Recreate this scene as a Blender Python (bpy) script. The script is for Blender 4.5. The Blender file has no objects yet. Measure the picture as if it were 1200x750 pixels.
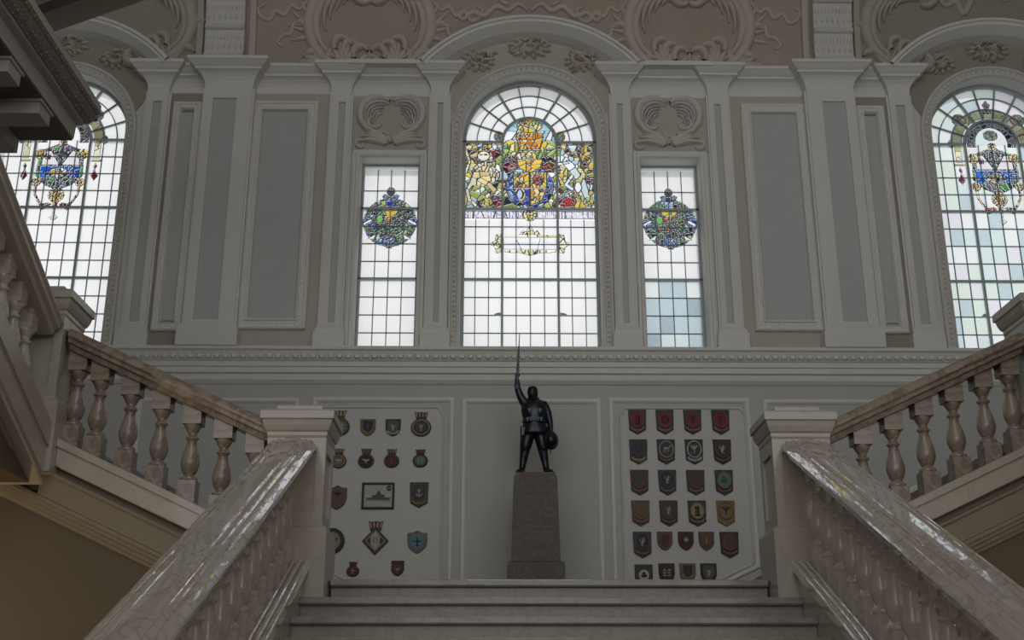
import bpy, bmesh, math, random
import numpy as np
from mathutils import Vector, Matrix

# ------------------------------------------------------------------ camera, sky, exposure
S = bpy.context.scene
COL = S.collection
cam_d = bpy.data.cameras.new('camera'); cam = bpy.data.objects.new('camera', cam_d); COL.objects.link(cam)
cam.location = (-0.30, 0.0, 1.60)
cam.rotation_euler = (math.radians(90 + 18.96), 0, math.radians(-0.655))
cam_d.sensor_width = 36.0; cam_d.lens = 42.0; cam_d.clip_end = 200
S.camera = cam

world = bpy.data.worlds.new('overcast_sky'); S.world = world; world.use_nodes = True
bg = world.node_tree.nodes['Background']
bg.inputs['Color'].default_value = (0.97, 0.985, 1.0, 1); bg.inputs['Strength'].default_value = 1.78

S.view_settings.view_transform = 'Standard'; S.view_settings.look = 'None'
S.view_settings.gamma = 1.0; S.view_settings.exposure = 0.0
S.view_settings.use_curve_mapping = False
S.cycles.use_denoising = True
S.cycles.max_bounces = 8; S.cycles.diffuse_bounces = 5; S.cycles.transparent_max_bounces = 12
S.cycles.caustics_reflective = False; S.cycles.caustics_refractive = False

def portal(loc, rot, sx, sy):
    d = bpy.data.lights.new('window_daylight', 'AREA'); d.shape = 'RECTANGLE'; d.size = sx; d.size_y = sy
    d.cycles.is_portal = True
    o = bpy.data.objects.new('window_daylight', d); COL.objects.link(o); o.location = loc; o.rotation_euler = rot
def lamp(name, loc, watts, col, rad):
    d = bpy.data.lights.new(name, 'POINT'); d.energy = watts; d.color = col; d.shadow_soft_size = rad
    o = bpy.data.objects.new(name, d); COL.objects.link(o); o.location = loc

D = 10.60            # plane of the window wall
GY = 10.80           # plane of the glass
SL = 0.46            # slope of every flight
LZ = 2.43            # level of the half landing
R90 = math.radians(90)
# daylight enters through the five windows, plus unseen roof and rear openings added to light the hall
for cx, hw, z0, z1 in ((0, .66, 4.98, 7.8), (-1.375, .28, 4.98, 6.9), (1.375, .28, 4.98, 6.9), (-4.67, .66, 4.98, 7.8), (4.67, .66, 4.98, 7.8)):
    portal((cx, GY + .1, (z0 + z1) / 2), (-R90, 0, 0), 2 * hw, z1 - z0)
REAR_Y = -5.0
REAR_W = [(-4.3, 1.65, 2.6, 10.0), (0.0, 1.65, 2.6, 10.0), (4.3, 1.65, 2.6, 10.0)]  # unseen openings behind the camera, shaped to give frontal fill light
for cx, hw, z0, z1 in REAR_W:
    portal((cx, REAR_Y - .2, (z0 + z1) / 2), (R90, 0, 0), 2 * hw, z1 - z0)
SKYL = (-2.2, 2.2, -4.0, 1.0)
portal((0, -1.5, 11.3), (0, 0, 0), 4.4, 5.0)
lamp('stair_hall_lamp', (-4.2, 6.3, 1.6), 30, (1.0, .74, .40), .12)
lamp('stair_hall_lamp', (4.8, 6.2, 1.7), 14, (1.0, .74, .40), .12)

# ------------------------------------------------------------------ materials
MATS = {}
def nodes_of(name):
    m = bpy.data.materials.new(name); m.use_nodes = True
    nt = m.node_tree; b = nt.nodes['Principled BSDF']
    MATS[name] = m
    return m, nt, b
def paint(name, col, rough=.6, var=.06, scale=3.0, bump=.0, bscale=60., spec=.3, metal=0.0):
    m, nt, b = nodes_of(name)
    tc = nt.nodes.new('ShaderNodeTexCoord'); n = nt.nodes.new('ShaderNodeTexNoise')
    n.inputs['Scale'].default_value = scale; n.inputs['Detail'].default_value = 5
    nt.links.new(tc.outputs['Object'], n.inputs['Vector'])
    mx = nt.nodes.new('ShaderNodeMixRGB')
    mx.inputs[1].default_value = (*[c * (1 - var) for c in col], 1)
    mx.inputs[2].default_value = (*[min(1, c * (1 + var)) for c in col], 1)
    nt.links.new(n.outputs['Fac'], mx.inputs['Fac']); nt.links.new(mx.outputs['Color'], b.inputs['Base Color'])
    b.inputs['Roughness'].default_value = rough; b.inputs['Specular IOR Level'].default_value = spec
    b.inputs['Metallic'].default_value = metal
    if bump > 0:
        n2 = nt.nodes.new('ShaderNodeTexNoise'); n2.inputs['Scale'].default_value = bscale; n2.inputs['Detail'].default_value = 4
        nt.links.new(tc.outputs['Object'], n2.inputs['Vector'])
        bp = nt.nodes.new('ShaderNodeBump'); bp.inputs['Strength'].default_value = bump; bp.inputs['Distance'].default_value = .01
        nt.links.new(n2.outputs['Fac'], bp.inputs['Height']); nt.links.new(bp.outputs['Normal'], b.inputs['Normal'])
    return m
def marble(name, base, vein, rough=.18, scale=2.2, wide=.12, coat=0.0, spec=.5, cloud=.18, cior=1.5):
    m, nt, b = nodes_of(name)
    tc = nt.nodes.new('ShaderNodeTexCoord')
    n1 = nt.nodes.new('ShaderNodeTexNoise'); n1.inputs['Scale'].default_value = scale * 1.7; n1.inputs['Detail'].default_value = 9
    n1.inputs['Distortion'].default_value = 1.3; n1.inputs['Roughness'].default_value = .62
    nt.links.new(tc.outputs['Object'], n1.inputs['Vector'])
    sub = nt.nodes.new('ShaderNodeMath'); sub.operation = 'SUBTRACT'; sub.inputs[1].default_value = .5
    ab = nt.nodes.new('ShaderNodeMath'); ab.operation = 'ABSOLUTE'
    nt.links.new(n1.outputs['Fac'], sub.inputs[0]); nt.links.new(sub.outputs[0], ab.inputs[0])
    rp = nt.nodes.new('ShaderNodeMapRange'); rp.inputs['From Max'].default_value = wide
    rp.inputs['To Min'].default_value = 1; rp.inputs['To Max'].default_value = 0
    nt.links.new(ab.outputs[0], rp.inputs['Value'])
    pw = nt.nodes.new('ShaderNodeMath'); pw.operation = 'POWER'; pw.inputs[1].default_value = 2.2
    nt.links.new(rp.outputs[0], pw.inputs[0])
    n2 = nt.nodes.new('ShaderNodeTexNoise'); n2.inputs['Scale'].default_value = scale * .9; n2.inputs['Detail'].default_value = 4
    nt.links.new(tc.outputs['Object'], n2.inputs['Vector'])
    c0 = nt.nodes.new('ShaderNodeMixRGB')
    c0.inputs[1].default_value = (*[c * (1 - cloud) for c in base], 1); c0.inputs[2].default_value = (*[min(1, c * (1 + cloud)) for c in base], 1)
    nt.links.new(n2.outputs['Fac'], c0.inputs['Fac'])
    c1 = nt.nodes.new('ShaderNodeMixRGB'); c1.inputs[2].default_value = (*vein, 1)
    nt.links.new(pw.outputs[0], c1.inputs['Fac']); nt.links.new(c0.outputs['Color'], c1.inputs[1])
    nt.links.new(c1.outputs['Color'], b.inputs['Base Color'])
    b.inputs['Roughness'].default_value = rough; b.inputs['Specular IOR Level'].default_value = spec
    b.inputs['Coat Weight'].default_value = coat; b.inputs['Coat Roughness'].default_value = .015; b.inputs['Coat IOR'].default_value = cior
    return m
GT = .65      # share of the daylight the glass lets through
def glass(name, tint, frost=0.0, attr=None):
    """leaded window glass: coloured transmission, a little scattering in the sheet, a faint surface gloss"""
    m = bpy.data.materials.new(name); m.use_nodes = True; nt = m.node_tree; nt.nodes.clear(); MATS[name] = m
    out = nt.nodes.new('ShaderNodeOutputMaterial')
    tr = nt.nodes.new('ShaderNodeBsdfTransparent'); gl = nt.nodes.new('ShaderNodeBsdfGlossy'); gl.inputs['Roughness'].default_value = .08
    fr = nt.nodes.new('ShaderNodeFresnel'); fr.inputs['IOR'].default_value = 1.3
    mix = nt.nodes.new('ShaderNodeMixShader')
    tint = tuple(c * GT for c in tint); tr.inputs['Color'].default_value = (*tint, 1)
    if attr:
        a = nt.nodes.new('ShaderNodeAttribute'); a.attribute_name = attr
        vm = nt.nodes.new('ShaderNodeVectorMath'); vm.operation = 'SCALE'; vm.inputs['Scale'].default_value = GT * 1.0
        nt.links.new(a.outputs['Color'], vm.inputs[0]); nt.links.new(vm.outputs[0], tr.inputs['Color'])
    elif frost > 0:
        tc = nt.nodes.new('ShaderNodeTexCoord'); n = nt.nodes.new('ShaderNodeTexNoise'); n.inputs['Scale'].default_value = 55
        n.inputs['Detail'].default_value = 3
        nt.links.new(tc.outputs['Object'], n.inputs['Vector'])
        mx = nt.nodes.new('ShaderNodeMixRGB'); mx.inputs[1].default_value = (*[c * (1 - frost) for c in tint], 1)
        mx.inputs[2].default_value = (*[min(1, c * (1 + frost * .6)) for c in tint], 1)
        nt.links.new(n.outputs['Fac'], mx.inputs['Fac']); nt.links.new(mx.outputs['Color'], tr.inputs['Color'])
    tl = nt.nodes.new('ShaderNodeBsdfTranslucent'); m0 = nt.nodes.new('ShaderNodeMixShader'); m0.inputs[0].default_value = .55
    src = tr.inputs['Color'].links[0].from_socket if tr.inputs['Color'].links else None
    if src: nt.links.new(src, tl.inputs['Color'])
    else: tl.inputs['Color'].default_value = (*tint, 1)
    nt.links.new(tr.outputs[0], m0.inputs[1]); nt.links.new(tl.outputs[0], m0.inputs[2])
    nt.links.new(fr.outputs[0], mix.inputs[0]); nt.links.new(m0.outputs[0], mix.inputs[1]); nt.links.new(gl.outputs[0], mix.inputs[2])
    nt.links.new(mix.outputs[0], out.inputs['Surface'])
    return m

paint('white', (.66, .65, .61), .55, .05, 2.5, .08, 40)
paint('trim_white', (.72, .71, .67), .5, .04, 2.5, .05, 40)
paint('dado', (.50, .505, .48), .6, .05, 2.0, .06, 50)
paint('board', (.60, .60, .57), .6, .03, 2.0)
paint('grey_panel', (.50, .53, .52), .65, .05, 5.0, .12, 90)
paint('tan', (.50, .47, .405), .7, .07, 3.0, .12, 60)
paint('cove_tan', (.41, .355, .295), .75, .10, 3.0, .15, 50)
paint('cove_olive', (.335, .32, .26), .75, .10, 3.0, .15, 50)
paint('relief_tan', (.53, .475, .41), .65, .06, 6.0, .1, 60)
paint('relief_olive', (.46, .44, .37), .65, .06, 6.0, .1, 60)
paint('relief_white', (.62, .605, .56), .6, .06, 6.0, .1, 60)
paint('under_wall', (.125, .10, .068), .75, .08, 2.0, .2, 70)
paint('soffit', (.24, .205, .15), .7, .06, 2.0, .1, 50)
paint('hall_wall', (.52, .50, .46), .7, .05, 1.0)
paint('ceiling_white', (.60, .57, .52), .7, .05, 1.0)
paint('steel', (.42, .48, .49), .5, .1, 8.0)
paint('lead', (.22, .28, .31), .6, .1, 20.0)
paint('bronze', (.040, .045, .056), .30, .45, 9.0, .3, 60, .5, .8)
paint('gold', (.50, .36, .13), .45, .1, 20.0, 0, 1, .5)
marble('rail_marble', (.38, .325, .285), (.27, .20, .165), .09, 2.6, .06, 1.0, cloud=.10, cior=2.8)
marble('side_marble', (.30, .245, .19), (.18, .135, .10), .26, 2.6, .10, .18)
marble('baluster_marble', (.48, .425, .36), (.39, .335, .275), .20, 2.6, .05, .3, cloud=.06)
marble('pale_marble', (.42, .375, .315), (.385, .34, .285), .30, 1.6, .05, .25, cloud=.05)
marble('stringer_marble', (.46, .42, .365), (.41, .36, .30), .12, 1.6, .05, .9, cloud=.05, cior=2.6)
marble('tread_marble', (.28, .25, .22), (.22, .19, .165), .30, 3.0, .06, .2, cloud=.10)
marble('riser_marble', (.29, .245, .21), (.24, .195, .165), .4, 3.0, .06, cloud=.10)
marble('floor_marble', (.45, .42, .38), (.32, .28, .24), .25, 1.5, .08)
marble('granite', (.17, .135, .11), (.10, .08, .065), .55, 9.0, .25, 0, .35, .3)
paint('granite_mark', (.175, .145, .12), .6, .1, 20.)
paint('gallery_leaf', (.26, .215, .19), .7, .3, 30., .3, 60)
paint('gallery', (.44, .42, .39), .6, .06, 3.0)
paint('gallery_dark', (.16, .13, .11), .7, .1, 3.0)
paint('beam_brown', (.40, .345, .295), .7, .08, 3.0)
glass('glass_clear', (.84, .83, .83))
glass('glass_green', (.68, .76, .69), .16); glass('glass_aqua', (.64, .73, .73), .16); glass('glass_lilac', (.73, .72, .76), .14)
glass('glass_pale', (.78, .81, .80), .1); glass('glass_blue', (.52, .62, .66), .25); glass('glass_smoke', (.42, .50, .54), .45)
glass('glass_stain', (1, 1, 1), 0, 'glasscol')
MATS['glass_cream'] = glass('glass_cream', (.80, .77, .60), .1)

# ------------------------------------------------------------------ mesh helpers
class MB:
    def __init__(s): s.v = []; s.f = []; s.m = []; s.mi = 0; s.sm = []; s.smooth = False
    def add(s, vs, fs):
        o = len(s.v); s.v += [tuple(v) for v in vs]
        for f in fs: s.f.append(tuple(i + o for i in f)); s.m.append(s.mi); s.sm.append(s.smooth)
        return s
    def box(s, x0, x1, y0, y1, z0, z1):
        return s.add([(x0, y0, z0), (x1, y0, z0), (x1, y1, z0), (x0, y1, z0), (x0, y0, z1), (x1, y0, z1), (x1, y1, z1), (x0, y1, z1)],
                     [(0, 3, 2, 1), (4, 5, 6, 7), (0, 1, 5, 4), (1, 2, 6, 5), (2, 3, 7, 6), (3, 0, 4, 7)])
    def cbox(s, x0, x1, y0, y1, z0, z1, c=.004):
        """box whose front (towards -Y) is chamfered"""
        vs = [(x0, y1, z0), (x1, y1, z0), (x1, y1, z1), (x0, y1, z1), (x0, y0 + c, z0), (x1, y0 + c, z0), (x1, y0 + c, z1), (x0, y0 + c, z1),
              (x0 + c, y0, z0 + c), (x1 - c, y0, z0 + c), (x1 - c, y0, z1 - c), (x0 + c, y0, z1 - c)]
        fs = [(0, 1, 2, 3)]
        for i in range(4):
            j = (i + 1) % 4
            fs += [(i, 4 + i, 4 + j, j), (4 + i, 8 + i, 8 + j, 4 + j)]
        fs.append((8, 11, 10, 9))
        return s.add(vs, fs)
    def prism(s, pts, y0, y1):
        """polygon in X-Z pushed from y0 (front) to y1"""
        n = len(pts)
        vs = [(x, y0, z) for x, z in pts] + [(x, y1, z) for x, z in pts]
        fs = [tuple(range(n))[::-1], tuple(range(n, 2 * n))]
        fs += [(i, (i + 1) % n, n + (i + 1) % n, n + i) for i in range(n)]
        return s.add(vs, fs)
    def lathe(s, prof, cx=0, cy=0, z=0, n=14):
        sm = s.smooth; s.smooth = True
        vs = []; fs = []
        for r, h in prof:
            for k in range(n):
                a = 2 * math.pi * k / n; vs.append((cx + r * math.cos(a), cy + r * math.sin(a), z + h))
        for i in range(len(prof) - 1):
            for k in range(n):
                k2 = (k + 1) % n; fs.append((i * n + k, i * n + k2, (i + 1) * n + k2, (i + 1) * n + k))
        fs.append(tuple(range(n))[::-1]); fs.append(tuple((len(prof) - 1) * n + k for k in range(n)))
        s.add(vs, fs); s.smooth = sm; return s
    def loft(s, rings, closed=True, caps=True):
        n = len(rings[0]); vs = [p for r in rings for p in r]; fs = []
        for i in range(len(rings) - 1):
            for k in range(n if closed else n - 1):
                k2 = (k + 1) % n; fs.append((i * n + k, i * n + k2, (i + 1) * n + k2, (i + 1) * n + k))
        if caps and closed:
            fs.append(tuple(range(n))[::-1]); fs.append(tuple((len(rings) - 1) * n + k for k in range(n)))
        return s.add(vs, fs)
    def tube(s, pts, r, n=8):
        pts = [Vector(p) for p in pts]; rings = []
        for i, p in enumerate(pts):
            d = (pts[min(i + 1, len(pts) - 1)] - pts[max(i - 1, 0)]).normalized()
            up = Vector((0, 0, 1)) if abs(d.z) < .9 else Vector((1, 0, 0))
            a = d.cross(up).normalized(); b = a.cross(d)
            rr = r[i] if isinstance(r, (list, tuple)) else r
            rings.append([tuple(p + rr * (math.cos(2 * math.pi * k / n) * a + math.sin(2 * math.pi * k / n) * b)) for k in range(n)])
        sm = s.smooth; s.smooth = True; s.loft(rings); s.smooth = sm; return s
    def ring(s, cx, cz, hw0, hh0, prof, y):
        """rectangular picture-frame moulding on a wall: profile of (inset, proud)"""
        rings = []
        for ins, pr in prof:
            a = hw0 - ins; b = hh0 - ins
            rings.append([(cx - a, y - pr, cz - b), (cx + a, y - pr, cz - b), (cx + a, y - pr, cz + b), (cx - a, y - pr, cz + b)])
        return s.loft(rings, True, False)
    def polyring(s, poly, prof, y):
        """moulding round a closed X-Z polygon (counter-clockwise), mitred"""
        n = len(poly); rings = []
        for ins, pr in prof:
            r = []
            for i in range(n):
                p0 = Vector(poly[i - 1]); p1 = Vector(poly[i]); p2 = Vector(poly[(i + 1) % n])
                d1 = (p1 - p0).normalized(); d2 = (p2 - p1).normalized()
                n1 = Vector((-d1.y, d1.x)); n2 = Vector((-d2.y, d2.x)); m = (n1 + n2); m = m / max(.3, m.dot(n1))
                q = p1 + m * ins; r.append((q.x, y - pr, q.y))
            rings.append(r)
        return s.loft(rings, True, False)
    def plan_sweep(s, path, prof):
        """cornice: plan path of (x, y), profile of (out, z); out is to the right of the walk (towards -Y walking +X)"""
        n = len(path); cols = []
        for i in range(n):
            p1 = Vector(path[i])
            d1 = (p1 - Vector(path[i - 1])).normalized() if i else None
            d2 = (Vector(path[i + 1]) - p1).normalized() if i < n - 1 else None
            d1 = d1 or d2; d2 = d2 or d1
            n1 = Vector((d1.y, -d1.x)); n2 = Vector((d2.y, -d2.x)); m = n1 + n2; m = m / max(.2, m.dot(n1))
            cols.append([(p1.x + m.x * o, p1.y + m.y * o, z) for o, z in prof])
        return s.loft(cols, False)
    def arc_sweep(s, cx, cz, prof, a0, a1, n=40):
        """arch moulding: profile of (radius, y) turned about (cx, cz)"""
        rings = []
        for i in range(n + 1):
            a = a0 + (a1 - a0) * i / n
            rings.append([(cx + r * math.sin(a), y, cz + r * math.cos(a)) for r, y in prof])
        return s.loft(rings, False)
    def build(s, name, mats, parent=None, loc=None):
        me = bpy.data.meshes.new(name); me.from_pydata(s.v, [], s.f)
        for m in (mats if isinstance(mats, (list, tuple)) else [mats]): me.materials.append(MATS[m])
        me.polygons.foreach_set('material_index', s.m); me.polygons.foreach_set('use_smooth', s.sm)
        me.update()
        b = bmesh.new(); b.from_mesh(me); bmesh.ops.recalc_face_normals(b, faces=b.faces); b.to_mesh(me); b.free()
        o = bpy.data.objects.new(name, me); COL.objects.link(o)
        if parent: o.parent = parent
        if loc: o.location = loc
        return o
def empty(name, loc=(0, 0, 0), parent=None):
    o = bpy.data.objects.new(name, None); COL.objects.link(o); o.location = loc; o.empty_display_size = .1
    if parent: o.parent = parent
    return o
def struct(o): o['kind'] = 'structure'; return o
def tag(o, label, cat, group=None):
    o['label'] = label; o['category'] = cat
    if group: o['group'] = group
    return o
def link_copy(o, parent, loc=None):
    c = o.copy(); COL.objects.link(c); c.parent = parent
    if loc is not None: c.location = loc
    return c

# relief strokes: raised leaf-like ribbons laid on a surface map(u, v, h) -> point
def stroke(mb, pts, w, h, mp, taper=(.25, .15)):
    n = len(pts); rings = []
    for i, p in enumerate(pts):
        p = Vector(p); d = Vector(pts[min(i + 1, n - 1)]) - Vector(pts[max(i - 1, 0)]); d.normalize(); q = Vector((-d.y, d.x))
        t = i / (n - 1); k = min(1, taper[0] + (1 - taper[0]) * min(1, t / .35)) * min(1, taper[1] + (1 - taper[1]) * min(1, (1 - t) / .5))
        ww = w * k; hh = h * (.35 + .65 * k)
        rings.append([mp(p.x + q.x * a * ww, p.y + q.y * a * ww, b * hh) for a, b in ((-1, -.05), (-.72, .72), (0, 1), (.72, .72), (1, -.05))])
    sm = mb.smooth; mb.smooth = True; mb.loft(rings, False); mb.smooth = sm
def arc(cx, cy, r, a0, a1, n=12, sy=1.0, spiral=0.0):
    out = []
    for i in range(n + 1):
        t = i / n; a = math.radians(a0 + (a1 - a0) * t); rr = r * (1 - spiral * t)
        out.append((cx + rr * math.cos(a), cy + rr * sy * math.sin(a)))
    return out
def c_scroll(mb, cx, cy, s, mirror, mp, w=.05, h=.05, rot=0, fronds=5):
    """an acanthus C scroll: outer band, curled ends and a comb of leaf fronds on its inner side; opens towards +x when mirror=1"""
    def T(pts):
        c, sn = math.cos(math.radians(rot)), math.sin(math.radians(rot))
        return [(cx + mirror * s * (x * c - y * sn), cy + s * (x * sn + y * c)) for x, y in pts]
    stroke(mb, T(arc(0, 0, 1.0, 62, 285, 22)), w, h, mp, (.5, .3))
    stroke(mb, T(arc(0.0, 0.02, .86, 70, 262, 18)), w * .7, h * .8, mp)
    stroke(mb, T(arc(.33, .62, .30, 130, -120, 12, 1, .55)), w * .75, h, mp, (.6, .5))
    stroke(mb, T(arc(.25, -.82, .22, 200, 440, 10, 1, .5)), w * .7, h, mp, (.6, .5))
    for k in range(fronds):     # nested crescents hanging inside the head of the scroll
        r = .80 - .085 * k; a1 = 215 - 14 * k
        stroke(mb, T(arc(-.02 + .035 * k, .06 + .05 * k, r, 58 + 4 * k, a1, 14)), w * .62, h * (1.0 - .05 * k), mp, (.25, .12))
    for k in range(3):          # small curls at the foot
        stroke(mb, T(arc(-.30 + .20 * k, -.42 - .10 * k, .20, 220, 20, 9, 1, .45)), w * .6, h * .9, mp, (.6, .4))
    for k in range(4):      # outer leaves licking off the back of the scroll
        ra = math.radians(150 + 34 * k); px_, py_ = 1.0 * math.cos(ra), 1.0 * math.sin(ra); b = ra - .9; pts = []
        for i in range(6):
            pts.append((px_, py_)); px_ += .07 * math.cos(b); py_ += .07 * math.sin(b); b += .28
        stroke(mb, T(pts), w * .7, h * .8, mp, (.5, .2))
def rosette(mb, cx, cy, r, mp, w, h, n=6):
    for k in range(n):
        a = 2 * math.pi * k / n
        stroke(mb, [(cx + r * t * math.cos(a + .5 * t), cy + r * t * math.sin(a + .5 * t)) for t in (.1, .4, .7, 1)], w, h, mp, (.5, .6))
def ribbon(mb, pts, w, h, mp):
    """wavy ribbon through control points"""
    out = []
    for i in range(len(pts) - 1):
        p0 = Vector(pts[max(i - 1, 0)]); p1 = Vector(pts[i]); p2 = Vector(pts[i + 1]); p3 = Vector(pts[min(i + 2, len(pts) - 1)])
        for k in range(6):
            t = k / 6
            q = .5 * ((2 * p1) + (-p0 + p2) * t + (2 * p0 - 5 * p1 + 4 * p2 - p3) * t * t + (-p0 + 3 * p1 - 3 * p2 + p3) * t ** 3)
            out.append((q.x, q.y))
    out.append(pts[-1]); stroke(mb, out, w, h, mp, (.5, .5))

# ------------------------------------------------------------------ the window wall
WIN = [(0.0, .67, True), (-1.375, .29, False), (1.375, .29, False), (-4.67, .67, True), (4.67, .67, True)]
SILL, SPRING, SQTOP = 4.96, 7.195, 6.93
XW = 6.6
wall = MB(); xs = {-XW, XW}
for cx, hw, ar in WIN:
    xs |= {cx - hw, cx + hw}
    if ar: xs |= {cx + hw * math.cos(math.pi * k / 28) for k in range(29)}
xs = sorted(round(x, 5) for x in xs)
def win_top(x, cx, hw, ar):
    return SPRING + math.sqrt(max(0, hw * hw - (x - cx) ** 2)) if ar else SQTOP
for xa, xb in zip(xs, xs[1:]):
    if xb - xa < 1e-5: continue
    xm = (xa + xb) / 2; op = [w for w in WIN if abs(xm - w[0]) < w[1]]
    if op:
        w = op[0]; za, zb = win_top(xa, *w), win_top(xb, *w)
        wall.add([(xa, D, 0), (xb, D, 0), (xb, D, SILL), (xa, D, SILL)], [(0, 1, 2, 3)])
        wall.add([(xa, D, za), (xb, D, zb), (xb, D, 8.85), (xa, D, 8.85)], [(0, 1, 2, 3)])
        wall.add([(xa, D, za), (xb, D, zb), (xb, D + .42, zb), (xa, D + .42, za)], [(0, 1, 2, 3)])
        wall.add([(xa, D, SILL), (xb, D, SILL), (xb, D + .42, SILL), (xa, D + .42, SILL)], [(0, 1, 2, 3)])
        wall.add([(xa, D + .42, za), (xb, D + .42, zb), (xb, D + .42, 8.85), (xa, D + .42, 8.85)], [(0, 1, 2, 3)])
        wall.add([(xa, D + .42, 0), (xb, D + .42, 0), (xb, D + .42, SILL), (xa, D + .42, SILL)], [(0, 1, 2, 3)])
    else:
        for y in (D, D + .42): wall.add([(xa, y, 0), (xb, y, 0), (xb, y, 8.85), (xa, y, 8.85)], [(0, 1, 2, 3)])
for cx, hw, ar in WIN:
    zt = SPRING if ar else SQTOP
    for x in (cx - hw, cx + hw): wall.add([(x, D, SILL), (x, D + .42, SILL), (x, D + .42, zt), (x, D, zt)], [(0, 1, 2, 3)])
WALL = struct(wall.build('wall_back', 'white'))

# dado below the string course
dd = MB(); dd.box(-XW, XW, D - .012, D, LZ - .2, 4.62); dd.build('dado_wall', 'dado', WALL)

def wallmap(y):
    return lambda u, v, h: (u, y - h, v)

# string course with its egg moulding
sc_prof = [(0, 4.935), (.165, 4.93), (.17, 4.90), (.15, 4.885), (.145, 4.87), (.115, 4.81), (.10, 4.80), (.10, 4.755), (.085, 4.75), (.085, 4.70),
           (.06, 4.69), (.055, 4.64), (.03, 4.61), (.012, 4.60), (0, 4.60)]
m = MB(); m.plan_sweep([(-XW, D), (XW, D)], sc_prof); SC = m.build('string_course', 'trim_white', WALL)
m = MB(); x = -5.2
while x < 5.2:
    m.smooth = True
    m.loft([[(x + dx * k, D - .135 - pr * k2, 4.845 + .024 * k * zz) for dx, zz in ((-.030, 0), (-.021, .9), (0, 1.1), (.021, .9), (.030, 0), (.021, -.9), (0, -1.1), (-.021, -.9))]
            for k, k2, pr in ((1, 0, .006), (.8, .75, .006), (.4, 1, .007), (.05, 1.05, .007))])
    m.smooth = False; m.box(x + .037, x + .043, D - .138, D - .13, 4.825, 4.862)
    x += .08
m.build('egg_moulding', 'trim_white', SC)

# wall bays, panels and pilasters
frame_prof = [(0, 0), (0, .03), (.012, .045), (.028, .045), (.04, .03), (.075, .03), (.085, .05), (.10, .045), (.11, .012)]
def beads(mb, cx, cz, hw, hh, ins, y, step, r):
    a, b = hw - ins, hh - ins
    pts = []
    for (p, q) in (((-a, -b), (a, -b)), ((a, -b), (a, b)), ((a, b), (-a, b)), ((-a, b), (-a, -b))):
        L = math.hypot(q[0] - p[0], q[1] - p[1]); n = max(1, int(L / step))
        pts += [(cx + p[0] + (q[0] - p[0]) * i / n, cz + p[1] + (q[1] - p[1]) * i / n, abs(q[0] - p[0]) > 0) for i in range(n)]
    for px, pz, hor in pts:
        sx, sz = (r * 1.25, r * .8) if hor else (r * .8, r * 1.25)
        mb.smooth = True
        mb.add([(px - sx, y, pz), (px, y, pz - sz), (px + sx, y, pz), (px, y, pz + sz), (px, y - r, pz)], [(0, 1, 4), (1, 2, 4), (2, 3, 4), (3, 0, 4)])
        mb.smooth = False
def big_panel(x0, x1, z0, z1, back):
    bx0, bx1 = min(x0, x1), max(x0, x1); cx = (bx0 + bx1) / 2; cz = (z0 + z1) / 2; hw = (bx1 - bx0) / 2; hh = (z1 - z0) / 2
    p = MB(); fw = .11
    p.box(bx0 + fw - .02, bx1 - fw + .02, D - .02, D - .008, z0 + fw - .02, z1 - fw + .02)
    po = p.build('wall_panel', 'grey_panel', WALL)
    f = MB(); f.ring(cx, cz, hw, hh, frame_prof, D - .012)
    beads(f, cx, cz, hw, hh, .058, D - .042, .04, .022)
    f.build('panel_moulding', 'trim_white', po)
for s in (-1, 1):
    m = MB(); m.box(*sorted((s * 1.99, s * 2.80)), D - .012, D, 4.95, 7.62); m.build('bay_ground', 'tan', WALL)
    m = MB(); m.box(*sorted((s * 3.22, s * 3.60)), D - .012, D, 4.95, 7.62); m.build('bay_ground', 'cove_olive', WALL)
    big_panel(s * 2.10, s * 2.755, 5.13, 7.525, 'tan')
    # slim panel between the broad pilaster and the far window
    cx = s * 3.395; p = MB(); p.box(cx - .06, cx + .06, D - .02, D - .008, 5.22, 7.40); po = p.build('wall_panel', 'grey_panel', WALL)
    f = MB(); f.ring(cx, 6.31, .145, 1.20, [(0, 0), (.0, .03), (.012, .045), (.03, .045), (.04, .03), (.062, .03), (.075, .045), (.09, .012)], D - .012)
    beads(f, cx, 6.31, .145, 1.20, .052, D - .042, .04, .022); f.build('panel_moulding', 'trim_white', po)
def pilaster(x0, x1, proj, i0, i1, zb=4.93):
    a, b = min(x0, x1), max(x0, x1); c, d = min(i0, i1), max(i0, i1); y = D - proj
    m = MB()
    m.box(a, c, y, D, zb, 7.62); m.box(d, b, y, D, zb, 7.62); m.box(c, d, y, D, 7.50, 7.62); m.box(c, d, y, D, zb, 5.19)
    m.box(a - .018, c - .018, y + .02, D, zb, 7.62); m.box(d + .018, b + .018, y + .02, D, zb, 7.62)
    o = m.build('pilaster', 'trim_white', WALL)
    m = MB(); m.box(c, d, y + .022, D, 5.19, 7.50); m.build('inset_panel', 'grey_panel', o)
    m = MB(); e = .035
    m.plan_sweep([(a, D), (a, y), (b, y), (b, D)], [(0, 5.17), (.012, 5.15), (.03, 5.12), (.03, 5.09), (.045, 5.085), (.045, zb), (0, zb)])
    m.build('pilaster_base', 'trim_white', o)
PIL = []
for s in (-1, 1):
    for (a, b, pr, c, d) in ((.805, .985, .07, .862, .918), (1.775, 1.975, .07, 1.83, 1.895), (2.745, 3.215, .14, 2.895, 3.125), (3.585, 3.80, .07, 3.645, 3.735)):
        pilaster(s * a, s * b, pr, s * c, s * d)
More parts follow.
